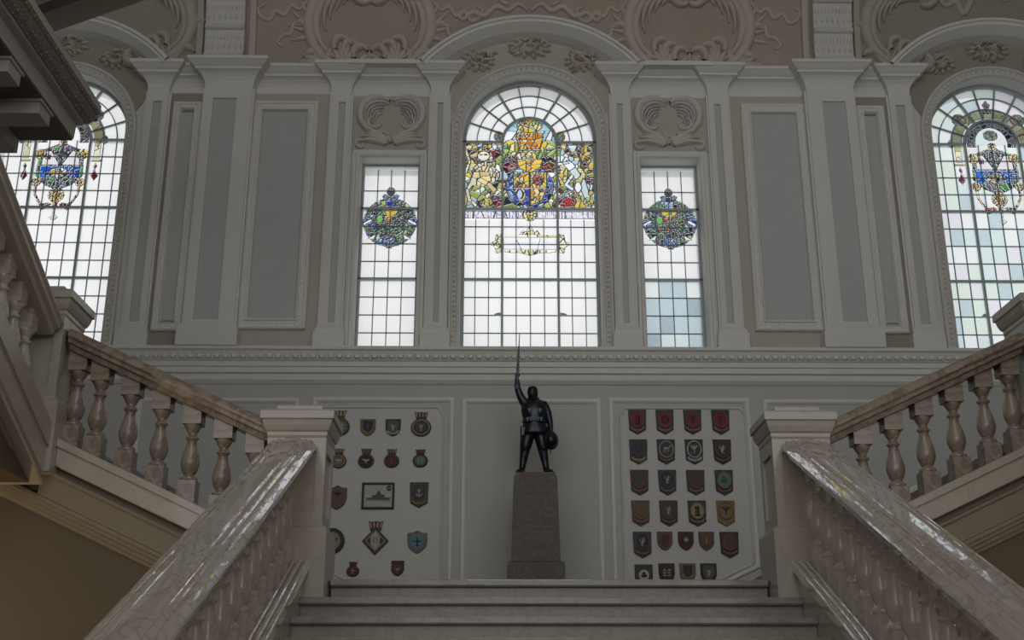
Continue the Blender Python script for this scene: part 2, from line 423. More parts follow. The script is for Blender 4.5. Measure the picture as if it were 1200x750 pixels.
# entablature: one moulding breaking forward round every pilaster
ent = [(0, 7.60), (.002, 7.655), (.010, 7.69), (.026, 7.725), (.052, 7.757), (.080, 7.775), (.092, 7.778), (.094, 7.80), (.112, 7.812), (.134, 7.832), (.150, 7.848), (.160, 7.852), (.160, 7.885), (0, 7.89)]
pth = []
seq = [(.805, .985, .07), (1.775, 1.975, .07), (2.745, 3.215, .14), (3.585, 3.80, .07)]
def half(s, items):
    out = []
    for a, b, pr in items:
        if s > 0: out += [(a, D), (a, D - pr), (b, D - pr), (b, D)]
        else: out += [(-b, D), (-b, D - pr), (-a, D - pr), (-a, D)]
    return out
for s in (-1, 1):
    it = seq if s > 0 else seq[::-1]
    pp = half(s, it)
    if s > 0: pp = [(.805, D)] + pp[1:]
    m = MB(); m.plan_sweep(pp, ent); m.build('cornice', 'trim_white', WALL)
    # frieze boxes that join the slim pilasters of the side-window bay into one block
    m = MB(); m.box(*sorted((s * 1.14, s * 1.80)), D - .235, D - .05, 7.845, 7.892); m.build('cornice_shelf', 'trim_white', WALL)
for s in (-1, 1):  # beyond the far windows
    it = [(5.54, 5.755, .07), (6.0, 6.4, .14)]
    m = MB(); pp = half(s, it if s > 0 else it[::-1]); m.plan_sweep(pp, ent); m.build('cornice', 'trim_white', WALL)
    for (a, b, pr, c, d) in ((5.54, 5.755, .07, 5.605, 5.695),): pilaster(s * a, s * b, pr, s * c, s * d)

# cove and its bands
CR, CY0, CZ0 = 2.6, D - .03, 7.88
def covemap(u, v, h):
    a = v / CR
    return (u, CY0 - CR + (CR - h) * math.cos(a), CZ0 + (CR - h) * math.sin(a))
HZC, HR = 6.985, 1.417
ANG = 14
cv = MB(); nx = 264; nv = 44
va = [CR * math.pi / 2 * (j / nv) for j in range(nv + 1)]
ux = [-XW + 2 * XW * i / nx for i in range(nx + 1)]
idx = {}
for j, v in enumerate(va):
    for i, u in enumerate(ux): idx[i, j] = len(cv.v); cv.v.append(covemap(u, v, 0))
for j in range(nv):
    for i in range(nx):
        um = (ux[i] + ux[i + 1]) / 2; zm = covemap(um, (va[j] + va[j + 1]) / 2, 0)[2]
        if any(math.hypot(um - c, zm - HZC) < HR - .04 for c in (0, -4.67, 4.67)): continue
        cv.f.append((idx[i, j], idx[i + 1, j], idx[i + 1, j + 1], idx[i, j + 1])); cv.m.append(0 if abs(um) < 3.06 else 1); cv.sm.append(True)
COVE = struct(cv.build('ceiling_cove', ['cove_tan', 'cove_olive']))
for s in (-1, 1):
    m = MB()
    x0, x1 = sorted((s * 2.87, s * 3.26))
    vs = [j * .02 for j in range(0, 90)]
    m.loft([[covemap(x0, v, 0), covemap(x0, v, .10), covemap(x1, v, .10), covemap(x1, v, 0)] for v in vs], False)
    b = m.build('cove_rib', 'relief_white', COVE)
    m = MB(); v = .05; k = 0
    while v < 1.2:   # rows of leaf, reel and roll mouldings across the rib
        if k % 3 == 0:
            stroke(m, [(x0 + (x1 - x0) * t, v + .05) for t in np.linspace(0, 1, 12)], .045, .15, covemap, (1, 1))
            v += .12
        else:
            n = 7 if k % 3 == 1 else 11
            for q in range(n):
                xx = x0 + (x1 - x0) * (q + .5) / n; ww = (x1 - x0) / n * .46
                stroke(m, [(xx, v), (xx, v + .03), (xx, v + .06), (xx, v + .085)], ww, .135, covemap, (.6, .5))
            v += .105
        k += 1
    m.build('rib_leaf', 'relief_white', b)
    for e in (s * 2.80, s * 3.33):
        m = MB(); m.loft([[covemap(e - .035, v, 0), covemap(e - .03, v, .04), covemap(e + .03, v, .04), covemap(e + .035, v, 0)] for v in vs], False)
        m.build('rib_border', 'relief_tan' if abs(e) < 3 else 'relief_olive', COVE)

# arch hoods over the tall windows, with their leaf clusters
hood_prof = [(HR, D + .02), (HR, 10.35), (HR - .012, 10.335), (HR - .035, 10.335), (HR - .045, 10.36), (HR - .065, 10.365), (HR - .085, 10.40), (HR - .125, 10.47), (HR - .15, 10.55), (HR - .16, D + .0)]
for c in (-4.67, 0, 4.67):
    m = MB(); m.smooth = False
    am = .884
    m.arc_sweep(c, HZC, hood_prof, -am, am, 48); h = m.build('arch_hood', 'trim_white', WALL)
    # tympanum behind the leaf clusters
    t = MB()
    pts = [(c + (HR - .10) * math.sin(a), HZC + (HR - .10) * math.cos(a)) for a in np.linspace(-.85, .85, 30)]
    ins = [(c + .78 * math.sin(a), SPRING + .78 * math.cos(a)) for a in np.linspace(-1.3, 1.3, 30)]
    t.loft([[(p[0], D - .008, p[1]) for p in pts], [(q[0], D - .008, q[1]) for q in ins]], False)
    t.build('tympanum', 'tan' if c == 0 else 'cove_olive', WALL)
    rm = 'relief_tan' if c == 0 else 'relief_olive'
    for ux_, vz, rw, rh in ((c, 8.155, .20, .115), (c - .515, 8.0, .15, .11), (c + .515, 8.0, .15, .11)):
        m = MB(); mp = wallmap(D - .008); rnd = random.Random(int(ux_ * 10) + 7)
        for k in range(16):      # curled leaves tangled into an oval bunch
            a = k * 2.399; r = (.25 + .70 * ((k * .618) % 1)); q = (ux_ + rw * r * math.cos(a), vz + rh * r * math.sin(a)); b = a + 1.2 + 1.2 * rnd.random(); cu = rnd.choice((-2.6, 2.6, 2.0)); L = .055 + .03 * rnd.random()
            pts_ = []; px_, pz_ = q
            for t_ in range(8):
                pts_.append((px_, pz_)); px_ += L / 4 * math.cos(b); pz_ += L / 4 * math.sin(b) * .85; b += cu / 7
            stroke(m, pts_, .019, .05 + .05 * rnd.random(), mp, (.7, .25))
        for k in range(12):      # leaf tips round the edge
            a = 6.283 * k / 12
            stroke(m, [(ux_ + rw * f_ * math.cos(a + .25 * f_), vz + rh * f_ * math.sin(a + .25 * f_)) for f_ in (.7, .85, 1.0, 1.12)], .022, .06, mp, (.7, .2))
        m.build('leaf_cluster', rm, h)
    # moulded surround of the window opening
    m = MB(); hp = [(.672, D), (.68, D - .03), (.70, D - .035), (.71, D - .02), (.745, D - .02), (.755, D - .035), (.78, D - .03), (.785, D)]
    m.arc_sweep(c, SPRING, hp, -math.pi / 2, math.pi / 2, 40)
    for s in (-1, 1):
        m.loft([[(c + s * r, y, z) for r, y in hp] for z in (4.93, SPRING)], False)
    k = 0
    for a in np.linspace(-math.pi / 2, math.pi / 2, 40):
        x, z = c + .728 * math.sin(a), SPRING + .728 * math.cos(a)
        m.add([(x - .018, D - .02, z), (x, D - .02, z - .018), (x + .018, D - .02, z), (x, D - .02, z + .018), (x, D - .042, z)], [(0, 1, 4), (1, 2, 4), (2, 3, 4), (3, 0, 4)])
    for s in (-1, 1):
        for z in np.arange(4.97, SPRING, .05):
            x = c + s * .728
            m.add([(x - .017, D - .02, z), (x, D - .02, z - .022), (x + .017, D - .02, z), (x, D - .02, z + .022), (x, D - .042, z)], [(0, 1, 4), (1, 2, 4), (2, 3, 4), (3, 0, 4)])
    m.build('window_architrave', 'relief_white', WALL)
# plain surrounds and carved panels of the two slim windows
for s in (-1, 1):
    c = s * 1.375; m = MB()
    pr = [(0, 0), (0, .02), (.02, .035), (.05, .03), (.06, .012)]
    hp = [(.292, D), (.30, D - .03), (.325, D - .035), (.335, D - .02), (.36, D - .02), (.365, D)]
    m.loft([[(c + r, y, 4.93) for r, y in hp], [(c + r, y, SQTOP + r - .29) for r, y in hp], [(c - r, y, SQTOP + r - .29) for r, y in hp], [(c - r, y, 4.93) for r, y in hp]], False)
    m.build('window_architrave', 'trim_white', WALL)
    m = MB(); m.box(c - .385, c + .385, D - .012, D, 7.0, 7.60); g = m.build('carved_panel', 'tan', WALL)
    m = MB(); mp = wallmap(D - .012)
    for k in (-1, 1):
        # heart-shaped pair of shell scrolls
        stroke(m, [(c + k * x_, z_) for x_, z_ in ((.02, 7.53), (.10, 7.575), (.20, 7.57), (.285, 7.51), (.315, 7.41), (.30, 7.31), (.24, 7.225), (.16, 7.18), (.08, 7.16))], .038, .085, mp, (.6, .6))
        stroke(m, [(c + k * x_, z_) for x_, z_ in ((.03, 7.50), (.10, 7.53), (.19, 7.52), (.25, 7.46), (.265, 7.38), (.25, 7.30), (.20, 7.24))], .026, .05, mp, (.5, .4))
        for q in range(6):      # nested crescents of the shell
            stroke(m, [(c + k * x_, z_) for x_, z_ in arc(.115 - .004 * q, 7.375 - .008 * q, .175 - .023 * q, 118 - 5 * q, -70 + 9 * q, 12)], .0125, .085 - .007 * q, mp, (.3, .15))
        stroke(m, [(c + k * x_, z_) for x_, z_ in arc(.155, 7.30, .075, 60, -200, 12, 1, .3)], .018, .05, mp, (.7, .5))
        for q in range(6):   # leaves fanning along the foot
            b = math.radians(8 + q * 24)
            L = .30 - .035 * q
            stroke(m, [(c + k * (.05 + L * t * math.cos(b * (1 - .5 * t))), 7.055 + .19 * L / .3 * t * math.sin(b) * 1.0 + .03 * math.sin(3.1 * t)) for t in np.linspace(0, 1, 7)], .026, .07, mp, (.5, .25))
        stroke(m, [(c + k * x_, z_) for x_, z_ in arc(.29, 7.06, .055, 90, -190, 10, 1, .4)], .018, .05, mp, (.7, .5))
    rosette(m, c, 7.13, .065, mp, .022, .07)
    m.build('shell_scroll', 'relief_white', g)

# plaster scrollwork in the cove
def cartouche(cx, mat, sides):
    m = MB(); mp = covemap
    for k in sides:
        c_scroll(m, cx - k * .12, .50, .50, k, mp, .072, .09, 0, 7)
        # leaf sprays by the foot
        for q in range(5):
            b = math.radians(15 + q * 22)
            stroke(m, [(cx - k * (.45 + .28 * t * math.cos(b) - .0), .03 + .22 * t * math.sin(b) + .02 * math.sin(3 * t)) for t in np.linspace(0, 1, 6)], .045, .05, mp, (.5, .25))
        for q in range(4):
            b = math.radians(55 + q * 24)
            stroke(m, [(cx - k * (.26 + .20 * t * math.cos(b)), .04 + .27 * t * math.sin(b)) for t in np.linspace(0, 1, 6)], .042, .06, mp, (.4, .35))
        for q in range(4):
            b = math.radians(-25 + q * 28)
            stroke(m, [(cx - k * (.60 + .22 * t * math.cos(b)), .38 + .05 * q + .22 * t * math.sin(b) + .04 * t * t) for t in np.linspace(0, 1, 6)], .026, .045, mp, (.5, .2))
        ribbon(m, [(cx - k * x_, y_) for x_, y_ in ((.62, .78), (.72, .66), (.80, .70), (.87, .60), (.96, .64), (1.02, .55), (1.10, .57), (1.14, .66), (1.08, .70))], .026, .035, mp)
        ribbon(m, [(cx - k * x_, y_) for x_, y_ in ((.64, .62), (.70, .50), (.78, .50), (.80, .40), (.88, .38), (.93, .30), (.87, .26))], .024, .035, mp)
    if len(sides) == 2:
        for q in range(5):
            b = math.radians(20 + q * 35)
            stroke(m, [(cx + .17 * t * math.cos(b), .02 + .19 * t * math.sin(b)) for t in np.linspace(0, 1, 5)], .03, .05, mp, (.6, .4))
    m.build('scroll_relief', mat, COVE)
cartouche(-1.62, 'relief_tan', (-1, 1)); cartouche(1.62, 'relief_tan', (-1, 1))
for s in (-1, 1):
    m = MB(); c_scroll(m, s * 3.88, .52, .46, s, covemap, .072, .09, 0, 7)
    for q in range(5):
        b = math.radians(40 + q * 22); stroke(m, [(s * (3.62 + .24 * t * math.cos(b)), .05 + .26 * t * math.sin(b)) for t in np.linspace(0, 1, 6)], .03, .06, covemap, (.5, .3))
    ribbon(m, [(s * x_, y_) for x_, y_ in ((4.18, .85), (4.25, .74), (4.36, .78), (4.44, .66), (4.56, .86), (4.70, .92), (4.86, .80), (4.98, .88))], .035, .04, covemap)
    m.build('scroll_relief', 'relief_olive', COVE)
m = MB()
for k in (-1, 1):
    ribbon(m, [(k * x_, y_) for x_, y_ in ((.02, .66), (.12, .73), (.22, .66), (.34, .70), (.46, .60), (.58, .64), (.68, .56), (.72, .63), (.66, .66))], .032, .045, covemap)
    ribbon(m, [(k * x_, y_) for x_, y_ in ((.02, .80), (.16, .88), (.30, .78), (.22, .72))], .03, .045, covemap)
m.build('scroll_relief', 'relief_tan', COVE)

# ------------------------------------------------------------------ windows
ROWS = [4.985, 5.175, 5.355, 5.537, 5.72, 5.905, 6.09, 6.275, 6.46]
def bar(mb, x0, z0, x1, z1, w, y0=GY - .022, y1=GY + .018):
    d = Vector((x1 - x0, z1 - z0)); d.normalize(); q = Vector((-d.y, d.x)) * w / 2
    mb.prism([(x0 - q.x, z0 - q.y), (x1 - q.x, z1 - q.y), (x1 + q.x, z1 + q.y), (x0 + q.x, z0 + q.y)], y0, y1)
def pane(parent, poly, mat):
    """one sheet of glass, bevelled to its cames"""
    m = MB(); n = len(poly)
    m.add([(x, GY - .003, z) for x, z in poly] , [tuple(range(n))])
    return m.build('pane', mat, parent)
PANE_CACHE = {}
def rect_pane(parent, x0, x1, z0, z1, mat):
    key = (round(x1 - x0, 3), round(z1 - z0, 3), mat)
    if key in PANE_CACHE:
        o = PANE_CACHE[key].copy(); COL.objects.link(o); o.parent = parent; o.location = ((x0 + x1) / 2, GY, (z0 + z1) / 2); return o
    a, b = (x1 - x0) / 2, (z1 - z0) / 2
    m = MB(); m.add([(-a, 0, -b), (a, 0, -b), (a, 0, b), (-a, 0, b)], [(0, 1, 2, 3)])
    o = m.build('pane', mat, parent, ((x0 + x1) / 2, GY, (z0 + z1) / 2)); PANE_CACHE[key] = o; return o

# stained glass is laid out cell by cell: shapes are painted over each other, every edge between two pieces becomes lead
class Stain:
    def __init__(s, x0, x1, z0, z1, c, seed=1):
        s.c = c; s.x0, s.z0 = x0, z0; s.nx = int(round((x1 - x0) / c)); s.nz = int(round((z1 - z0) / c))
        s.X, s.Z = np.meshgrid(x0 + (np.arange(s.nx) + .5) * c, z0 + (np.arange(s.nz) + .5) * c)
        s.id = np.full(s.X.shape, -1); s.col = np.zeros(s.X.shape + (3,)); s.k = 0; s.part = np.full(s.X.shape, -1); s.parts = []
        s.cur = -1; s.rnd = np.random.RandomState(seed); s.lead = np.zeros(s.X.shape, bool); s.wide = True
    def begin(s, name): s.parts.append(name); s.cur = len(s.parts) - 1
    def put(s, mask, col, split=0.0, cols=None, jit=.12):
        """paint a mask; split > 0 breaks it up into irregular pieces of about that size"""
        if not mask.any(): return
        if split <= 0:
            s.id[mask] = s.k; s.k += 1; s.col[mask] = col
        else:
            xx, zz = s.X[mask], s.Z[mask]
            n = max(2, int(mask.sum() * s.c * s.c / (split * split)))
            ii = s.rnd.choice(len(xx), min(n, len(xx)), replace=False)
            px, pz = xx[ii], zz[ii]
            d = (xx[:, None] - px) ** 2 + (zz[:, None] - pz) ** 2; w = d.argmin(1)
            pal = np.array(cols if cols else [col])
            cc = pal[s.rnd.randint(0, len(pal), len(px))] * (1 + jit * (s.rnd.rand(len(px), 1) * 2 - 1))
            s.id[mask] = s.k + w; s.k += len(px) + 1; s.col[mask] = cc[w]
        s.part[mask] = s.cur
    def ell(s, cx, cz, rx, rz): return ((s.X - cx) / rx) ** 2 + ((s.Z - cz) / rz) ** 2 < 1
    def rect(s, x0, x1, z0, z1): return (s.X > x0) & (s.X < x1) & (s.Z > z0) & (s.Z < z1)
    def poly(s, pts):
        r = np.zeros(s.X.shape, bool); n = len(pts)
        for i in range(n):
            xa, za = pts[i]; xb, zb = pts[(i + 1) % n]
            if za == zb: continue
            c = ((s.Z < za) != (s.Z < zb)) & (s.X < (xb - xa) * (s.Z - za) / (zb - za) + xa); r ^= c
        return r
    def line(s, pts, w):
        r = np.zeros(s.X.shape, bool)
        for (xa, za), (xb, zb) in zip(pts, pts[1:]):
            L2 = (xb - xa) ** 2 + (zb - za) ** 2 + 1e-9
            t = np.clip(((s.X - xa) * (xb - xa) + (s.Z - za) * (zb - za)) / L2, 0, 1)
            r |= (s.X - xa - t * (xb - xa)) ** 2 + (s.Z - za - t * (zb - za)) ** 2 < (w / 2) ** 2
        return r
    def build(s, parent, y=GY - .008):
        ed = np.zeros(s.id.shape, bool)
        ed[:, 1:] |= s.id[:, 1:] != s.id[:, :-1]; ed[1:, :] |= s.id[1:, :] != s.id[:-1, :]
        ed[:, :-1] |= (s.id[:, 1:] != s.id[:, :-1]) & (s.id[:, 1:] < 0)
        ed[:-1, :] |= (s.id[1:, :] != s.id[:-1, :]) & (s.id[1:, :] < 0)
        if s.wide:
            e2 = ed.copy(); e2[:, :-1] |= ed[:, 1:]; ed = e2
        ed &= s.id < 100000
        lead = (ed & (s.id >= 0)) | s.lead
        for pi, nm in enumerate(s.parts):
            sel = s.part == pi
            if not sel.any(): continue
            V = []; F = []; MI = []; CO = []
            for j in range(s.nz):
                i = 0
                while i < s.nx:
                    if not sel[j, i]: i += 1; continue
                    k = i; key = (bool(lead[j, i]), int(s.id[j, i]), s.col[j, i, 0])
                    while k < s.nx and sel[j, k] and ((bool(lead[j, k]), int(s.id[j, k]), s.col[j, k, 0]) == key or (key[0] and lead[j, k])): k += 1
                    xa, xb = s.x0 + i * s.c, s.x0 + k * s.c; za, zb = s.z0 + j * s.c, s.z0 + (j + 1) * s.c; o = len(V)
                    yy = y - (.004 if key[0] else 0)
                    V += [(xa, yy, za), (xb, yy, za), (xb, yy, zb), (xa, yy, zb)]; F.append((o, o + 1, o + 2, o + 3)); MI.append(1 if key[0] else 0)
                    CO.append((.02, .02, .02) if key[0] else tuple(np.clip(s.col[j, i], 0, 1) ** (1.3 if nm not in ('backing_glass', 'motto_glass', 'cartouche_glass') else 1.0) * (1.05 if nm != 'backing_glass' else 1.0))); i = k
            me = bpy.data.meshes.new(nm); me.from_pydata(V, [], F); me.materials.append(MATS['glass_stain']); me.materials.append(MATS['lead'])
            me.polygons.foreach_set('material_index', MI)
            at = me.attributes.new('glasscol', 'FLOAT_COLOR', 'FACE')
            at.data.foreach_set('color', [v for c in CO for v in (*c, 1.0)])
            me.update(); o = bpy.data.objects.new(nm, me); COL.objects.link(o); o.parent = parent
    def back(s, x0, x1, z0, z1, mat):
        """plain glass of a pane that the design only partly covers; True if it took the pane over"""
        m = s.rect(x0, x1, z0, z1); c = (s.id[m] >= 0).mean() if m.any() else 0.0
        if c < .02: return False
        u = m & (s.id < 0); tc = {'glass_clear': (.84, .83, .83), 'glass_pale': (.78, .81, .80), 'glass_green': (.68, .76, .69), 'glass_aqua': (.64, .73, .73), 'glass_lilac': (.73, .72, .76), 'glass_blue': (.52, .62, .66), 'glass_smoke': (.42, .50, .54)}[mat]
        if 'backing_glass' not in s.parts: s.parts.append('backing_glass')
        s.nb = getattr(s, 'nb', 100000) + 1; s.id[u] = s.nb; s.col[u] = tc; s.part[u] = s.parts.index('backing_glass'); s.mine = getattr(s, 'mine', 0) + 1
        xa, xb, za, zb = s.x0, s.x0 + s.nx * s.c, s.z0, s.z0 + s.nz * s.c
        return x0 > xa - .01 and x1 < xb + .01 and z0 > za - .01 and z1 < zb + .01
    def covers(s, x0, x1, z0, z1):
        """how much of a box the painted glass covers"""
        m = s.rect(x0, x1, z0, z1)
        return (s.id[m] >= 0).mean() if m.any() else 0.0

WHT = (.80, .82, .84); YEL = (.74, .58, .10); GLD = (.78, .50, .06); ORG = (.70, .30, .03); CRM = (.76, .66, .36); RED = (.38, .03, .04)
MAR = (.16, .03, .05); BLU = (.05, .10, .50); SKY = (.45, .62, .72); GRN = (.12, .34, .10); LGR = (.44, .52, .14); BRN = (.22, .11, .03); DRK = (.05, .05, .06); PUR = (.20, .10, .22)

def tall_frame(root, cx):
    """steel frame of a round-headed window: outer frame, two mullions, transoms, fan bars"""
    hw = .668
    m = MB()
    m.arc_sweep(cx, SPRING, [(hw - .03, GY - .03), (hw + .004, GY - .03), (hw + .004, GY + .03), (hw - .03, GY + .03), (hw - .03, GY - .03)], -math.pi / 2, math.pi / 2, 40)
    for s in (-1, 1): m.box(*sorted((cx + s * (hw - .03), cx + s * (hw + .004))), GY - .03, GY + .03, SILL, SPRING)
    m.box(cx - hw, cx + hw, GY - .03, GY + .03, SILL, SILL + .03)
    m.build('frame', 'steel', root)
    for s in (-1, 1):
        m = MB(); m.box(cx + s * .272 - .011, cx + s * .272 + .011, GY - .02, GY + .015, SILL, SPRING); m.build('mullion', 'steel', root)
    m = MB(); m.arc_sweep(cx, SPRING, [(.262, GY - .03), (.285, GY - .03), (.285, GY + .025), (.262, GY + .025), (.262, GY - .03)], -math.pi / 2, math.pi / 2, 26); m.build('inner_arch', 'steel', root)
    for z in (5.72, 6.46):
        m = MB(); m.box(cx - hw, cx + hw, GY - .022, GY + .015, z - .011, z + .011); m.build('transom', 'steel', root)
    for s in (-1, 1):
        m = MB(); m.box(*sorted((cx + s * .285, cx + s * hw)), GY - .03, GY + .03, SPRING - .011, SPRING + .011); m.build('transom', 'steel', root)
    for k in range(1, 9):
        a = math.radians(-90 + 20 * k); w = .02 if k in (3, 6) else .008
        m = MB(); bar(m, cx + .28 * math.sin(a), SPRING + .28 * math.cos(a), cx + .66 * math.sin(a), SPRING + .66 * math.cos(a), w); m.build('glazing_bar', 'steel' if w > .01 else 'lead', root)
    for r in (.405, .53):
        m = MB(); m.arc_sweep(cx, SPRING, [(r - .004, GY - .015), (r + .004, GY - .015), (r + .004, GY + .012), (r - .004, GY + .012), (r - .004, GY - .015)], -math.pi / 2, math.pi / 2, 36); m.build('glazing_bar', 'lead', root)
def fan_panes(root, cx, pick):
    for k in range(9):
        for (r0, r1) in ((.285, .405), (.405, .53), (.53, .655)):
            a0, a1 = math.radians(-90 + 20 * k), math.radians(-70 + 20 * k)
            A = [a0 + (a1 - a0) * t / 3 for t in range(4)]
            pane(root, [(cx + r0 * math.sin(a), SPRING + r0 * math.cos(a)) for a in A] + [(cx + r1 * math.sin(a), SPRING + r1 * math.cos(a)) for a in A[::-1]], pick())
XCOL = [-.662, -.532, -.402, -.272, -.136, 0, .136, .272, .402, .532, .662]
def grid_panes(root, cx, rows, pick, stain=None, cols=XCOL):
    zs = rows; m = MB()
    for i, (xa, xb) in enumerate(zip(cols, cols[1:])):
        for za, zb in zip(zs, zs[1:]):
            mat = pick()
            if stain is not None and (stain.covers(cx + xa, cx + xb, za, zb) > .97 or stain.back(cx + xa, cx + xb, za, zb, mat)): continue
            rect_pane(root, cx + xa, cx + xb, za, zb, mat)
    for x in cols[1:-1]:
        b = MB(); b.box(cx + x - .004, cx + x + .0035, GY - .009, GY + .006, zs[0], zs[-1]); b.build('glazing_bar', 'lead', root)
    for z in zs[1:-1]:
        b = MB(); b.box(cx + cols[0], cx + cols[-1], GY - .009, GY + .006, z - .004, z + .004); b.build('glazing_bar', 'lead', root)

# --- the middle window: royal arms
W1 = struct(empty('window_1', (0, 0, 0)))
tall_frame(W1, 0)
st = Stain(-.672, .672, 5.90, 7.49, .006, 5)
bgc = [SKY, WHT, (.55, .66, .60), (.66, .70, .62), LGR]
st.begin('mantling_glass')
st.put(st.rect(-.66, .66, 6.475, 7.195), WHT, .055, [SKY, WHT, LGR, CRM, YEL, (.30, .36, .12), BRN, DRK])
st.put(st.ell(0, 7.19, .262, .275) & (st.Z > 7.18), WHT, .09, [SKY, WHT, WHT])
st.put(st.poly([(-.26, 7.0), (-.16, 7.1), (-.10, 7.0), (-.10, 6.86), (-.24, 6.86)]) | st.poly([(.26, 7.0), (.16, 7.1), (.10, 7.0), (.10, 6.86), (.24, 6.86)]), MAR, .035, [MAR, BRN, (.25, .04, .04), DRK])
for k in (-1, 1):
    st.put(st.ell(k * .19, 7.13, .08, .09), LGR, .045, [LGR, YEL, CRM, GRN])
    st.put(st.ell(k * .20, 6.92, .075, .06), MAR, .04, [MAR, BRN, RED])
    st.put(st.ell(k * .31, 7.26, .05, .06), LGR, .03, [LGR, YEL, SKY])
# lion, left
st.begin('lion_glass')
LI = [CRM, (.74, .62, .34), (.80, .74, .54), (.66, .52, .24), (.80, .76, .60)]
st.put(st.ell(-.49, 6.96, .15, .17), CRM, .040, LI + [BRN, BRN, DRK, LGR])
st.put(st.ell(-.43, 6.83, .13, .10), CRM, .035, LI)
st.put(st.poly([(-.56, 6.86), (-.40, 6.86), (-.38, 6.76), (-.46, 6.70), (-.56, 6.72), (-.63, 6.62), (-.65, 6.64), (-.60, 6.74)]), CRM, .07, LI)
st.put(st.line([(-.50, 6.78), (-.40, 6.72), (-.33, 6.64), (-.30, 6.66)], .045), CRM, .05, LI)
st.put(st.line([(-.62, 6.66), (-.60, 6.56), (-.54, 6.50)], .035), CRM, .05, LI)
st.put(st.ell(-.46, 7.04, .062, .05), (.82, .80, .70))
st.put(st.line([(-.49, 7.05), (-.478, 7.05)], .014) | st.line([(-.445, 7.055), (-.432, 7.055)], .014), DRK)
st.put(st.line([(-.50, 7.115), (-.40, 7.15)], .05), GLD, .022, [GLD, YEL, CRM, BRN])
st.put(st.poly([(-.39, 7.10), (-.30, 7.13), (-.29, 7.05), (-.36, 7.0)]), RED, .05, [RED, MAR])
st.put(st.line([(-.64, 7.1), (-.60, 6.98), (-.63, 6.88)], .03), CRM, .04, LI)
st.put(st.ell(-.42, 6.53, .07, .045), YEL, .03, [YEL, LGR, (.45, .42, .1)])
st.put(st.ell(-.32, 6.55, .05, .06), RED, .04, [RED, MAR, PUR])
# unicorn, right
st.begin('unicorn_glass')
UN = [(.72, .80, .82), (.80, .84, .86), (.62, .72, .76)]
for q in ((.50, 7.10, .14, .08), (.58, 6.97, .07, .12)): st.put(st.ell(*q), YEL, .035, [YEL, BRN, GLD, (.45, .38, .1), MAR])
st.put(st.ell(.33, 6.85, .05, .13), YEL, .035, [YEL, CRM, LGR])
st.put(st.poly([(.38, 7.00), (.44, 6.96), (.51, 6.83), (.46, 6.78), (.38, 6.90), (.33, 6.96)]), WHT, .09, UN)
st.put(st.line([(.28, 6.95), (.38, 6.97)], .028), WHT, .08, UN)
st.put(st.poly([(.38, 7.16), (.48, 7.17), (.46, 7.10), (.42, 7.08)]), WHT, .06, UN)
st.put(st.poly([(.53, 6.80), (.60, 6.72), (.58, 6.62), (.66, 6.56), (.64, 6.52), (.54, 6.58), (.50, 6.70)]), WHT, .08, UN)
st.put(st.line([(.42, 6.82), (.36, 6.73), (.42, 6.68)], .035), WHT, .06, UN)
st.put(st.line([(.40, 6.66), (.29, 6.59)], .03), WHT, .08, UN)
st.put(st.ell(.48, 6.70, .035, .055), WHT, 0)
st.put(st.line([(.44, 6.66), (.50, 6.55)], .018), GLD, 0)
st.put(st.ell(.37, 6.54, .09, .055), RED, .05, [RED, MAR, (.5, .06, .06)])
st.put(st.ell(.58, 6.54, .05, .05), LGR, .03, [LGR, SKY, YEL])
st.put(st.ell(.60, 6.78, .04, .05), MAR, .03, [MAR, BRN])
# shield, garter, helm and crown
st.begin('shield_glass')
st.put(st.ell(0, 6.70, .235, .235), BLU, .045, [BLU, (.03, .06, .34), (.20, .30, .55), SKY, DRK])
sh = st.poly([(-.165, 6.86), (.165, 6.86), (.165, 6.68), (.12, 6.56), (0, 6.49), (-.12, 6.56), (-.165, 6.68)])
st.put(sh, RED, 0)
q1 = sh & (st.X < -.004) & (st.Z > 6.69); q2 = sh & (st.X > .004) & (st.Z > 6.69); q3 = sh & (st.X < -.004) & (st.Z < 6.682); q4 = sh & (st.X > .004) & (st.Z < 6.682)
EN = [GLD, YEL, CRM, (.62, .34, .05), BRN]
st.put(q1, GLD, .034, EN); st.put(q4, GLD, .034, EN)
st.put(q2, GLD, .035, [GLD, YEL]); st.put(q2 & st.ell(.085, 6.775, .05, .06), RED, .025, [RED, (.5, .05, .03), MAR])
st.put(q3, BLU, .06, [BLU, (.06, .08, .42)])
st.put(q3 & (st.ell(-.10, 6.62, .06, .075) & ~st.ell(-.10, 6.62, .038, .055)), CRM, .05, [CRM, GLD]); st.put(q3 & st.ell(-.10, 6.62, .03, .045), (.55, .60, .80), 0)
st.begin('crown_glass')
st.put(st.poly([(-.13, 7.0), (.13, 7.0), (.11, 6.92), (.03, 6.865), (-.03, 6.865), (-.11, 6.92)]), GLD, .06, [GLD, (.85, .58, .08), YEL])
st.put(st.poly([(-.05, 7.0), (.05, 7.0), (0, 6.93)]), ORG, .03, [ORG, GLD, YEL])
st.put(st.poly([(-.10, 7.10), (.10, 7.10), (.08, 7.01), (-.08, 7.01)]), YEL, .032, [YEL, CRM, (.42, .36, .06), LGR])
st.put(st.poly([(-.14, 7.26), (-.10, 7.12), (.10, 7.12), (.14, 7.26)]), GLD, .040, [GLD, ORG, (.70, .26, .03), YEL])
st.put(st.ell(0, 7.27, .135, .05), GLD, .036, [GLD, ORG, YEL])
st.put(st.ell(.0, 7.38, .125, .075), YEL, .040, [YEL, GLD, CRM, (.5, .4, .08), LGR])
st.put(st.ell(-.05, 7.41, .05, .04), GLD, .02, [GLD, CRM])
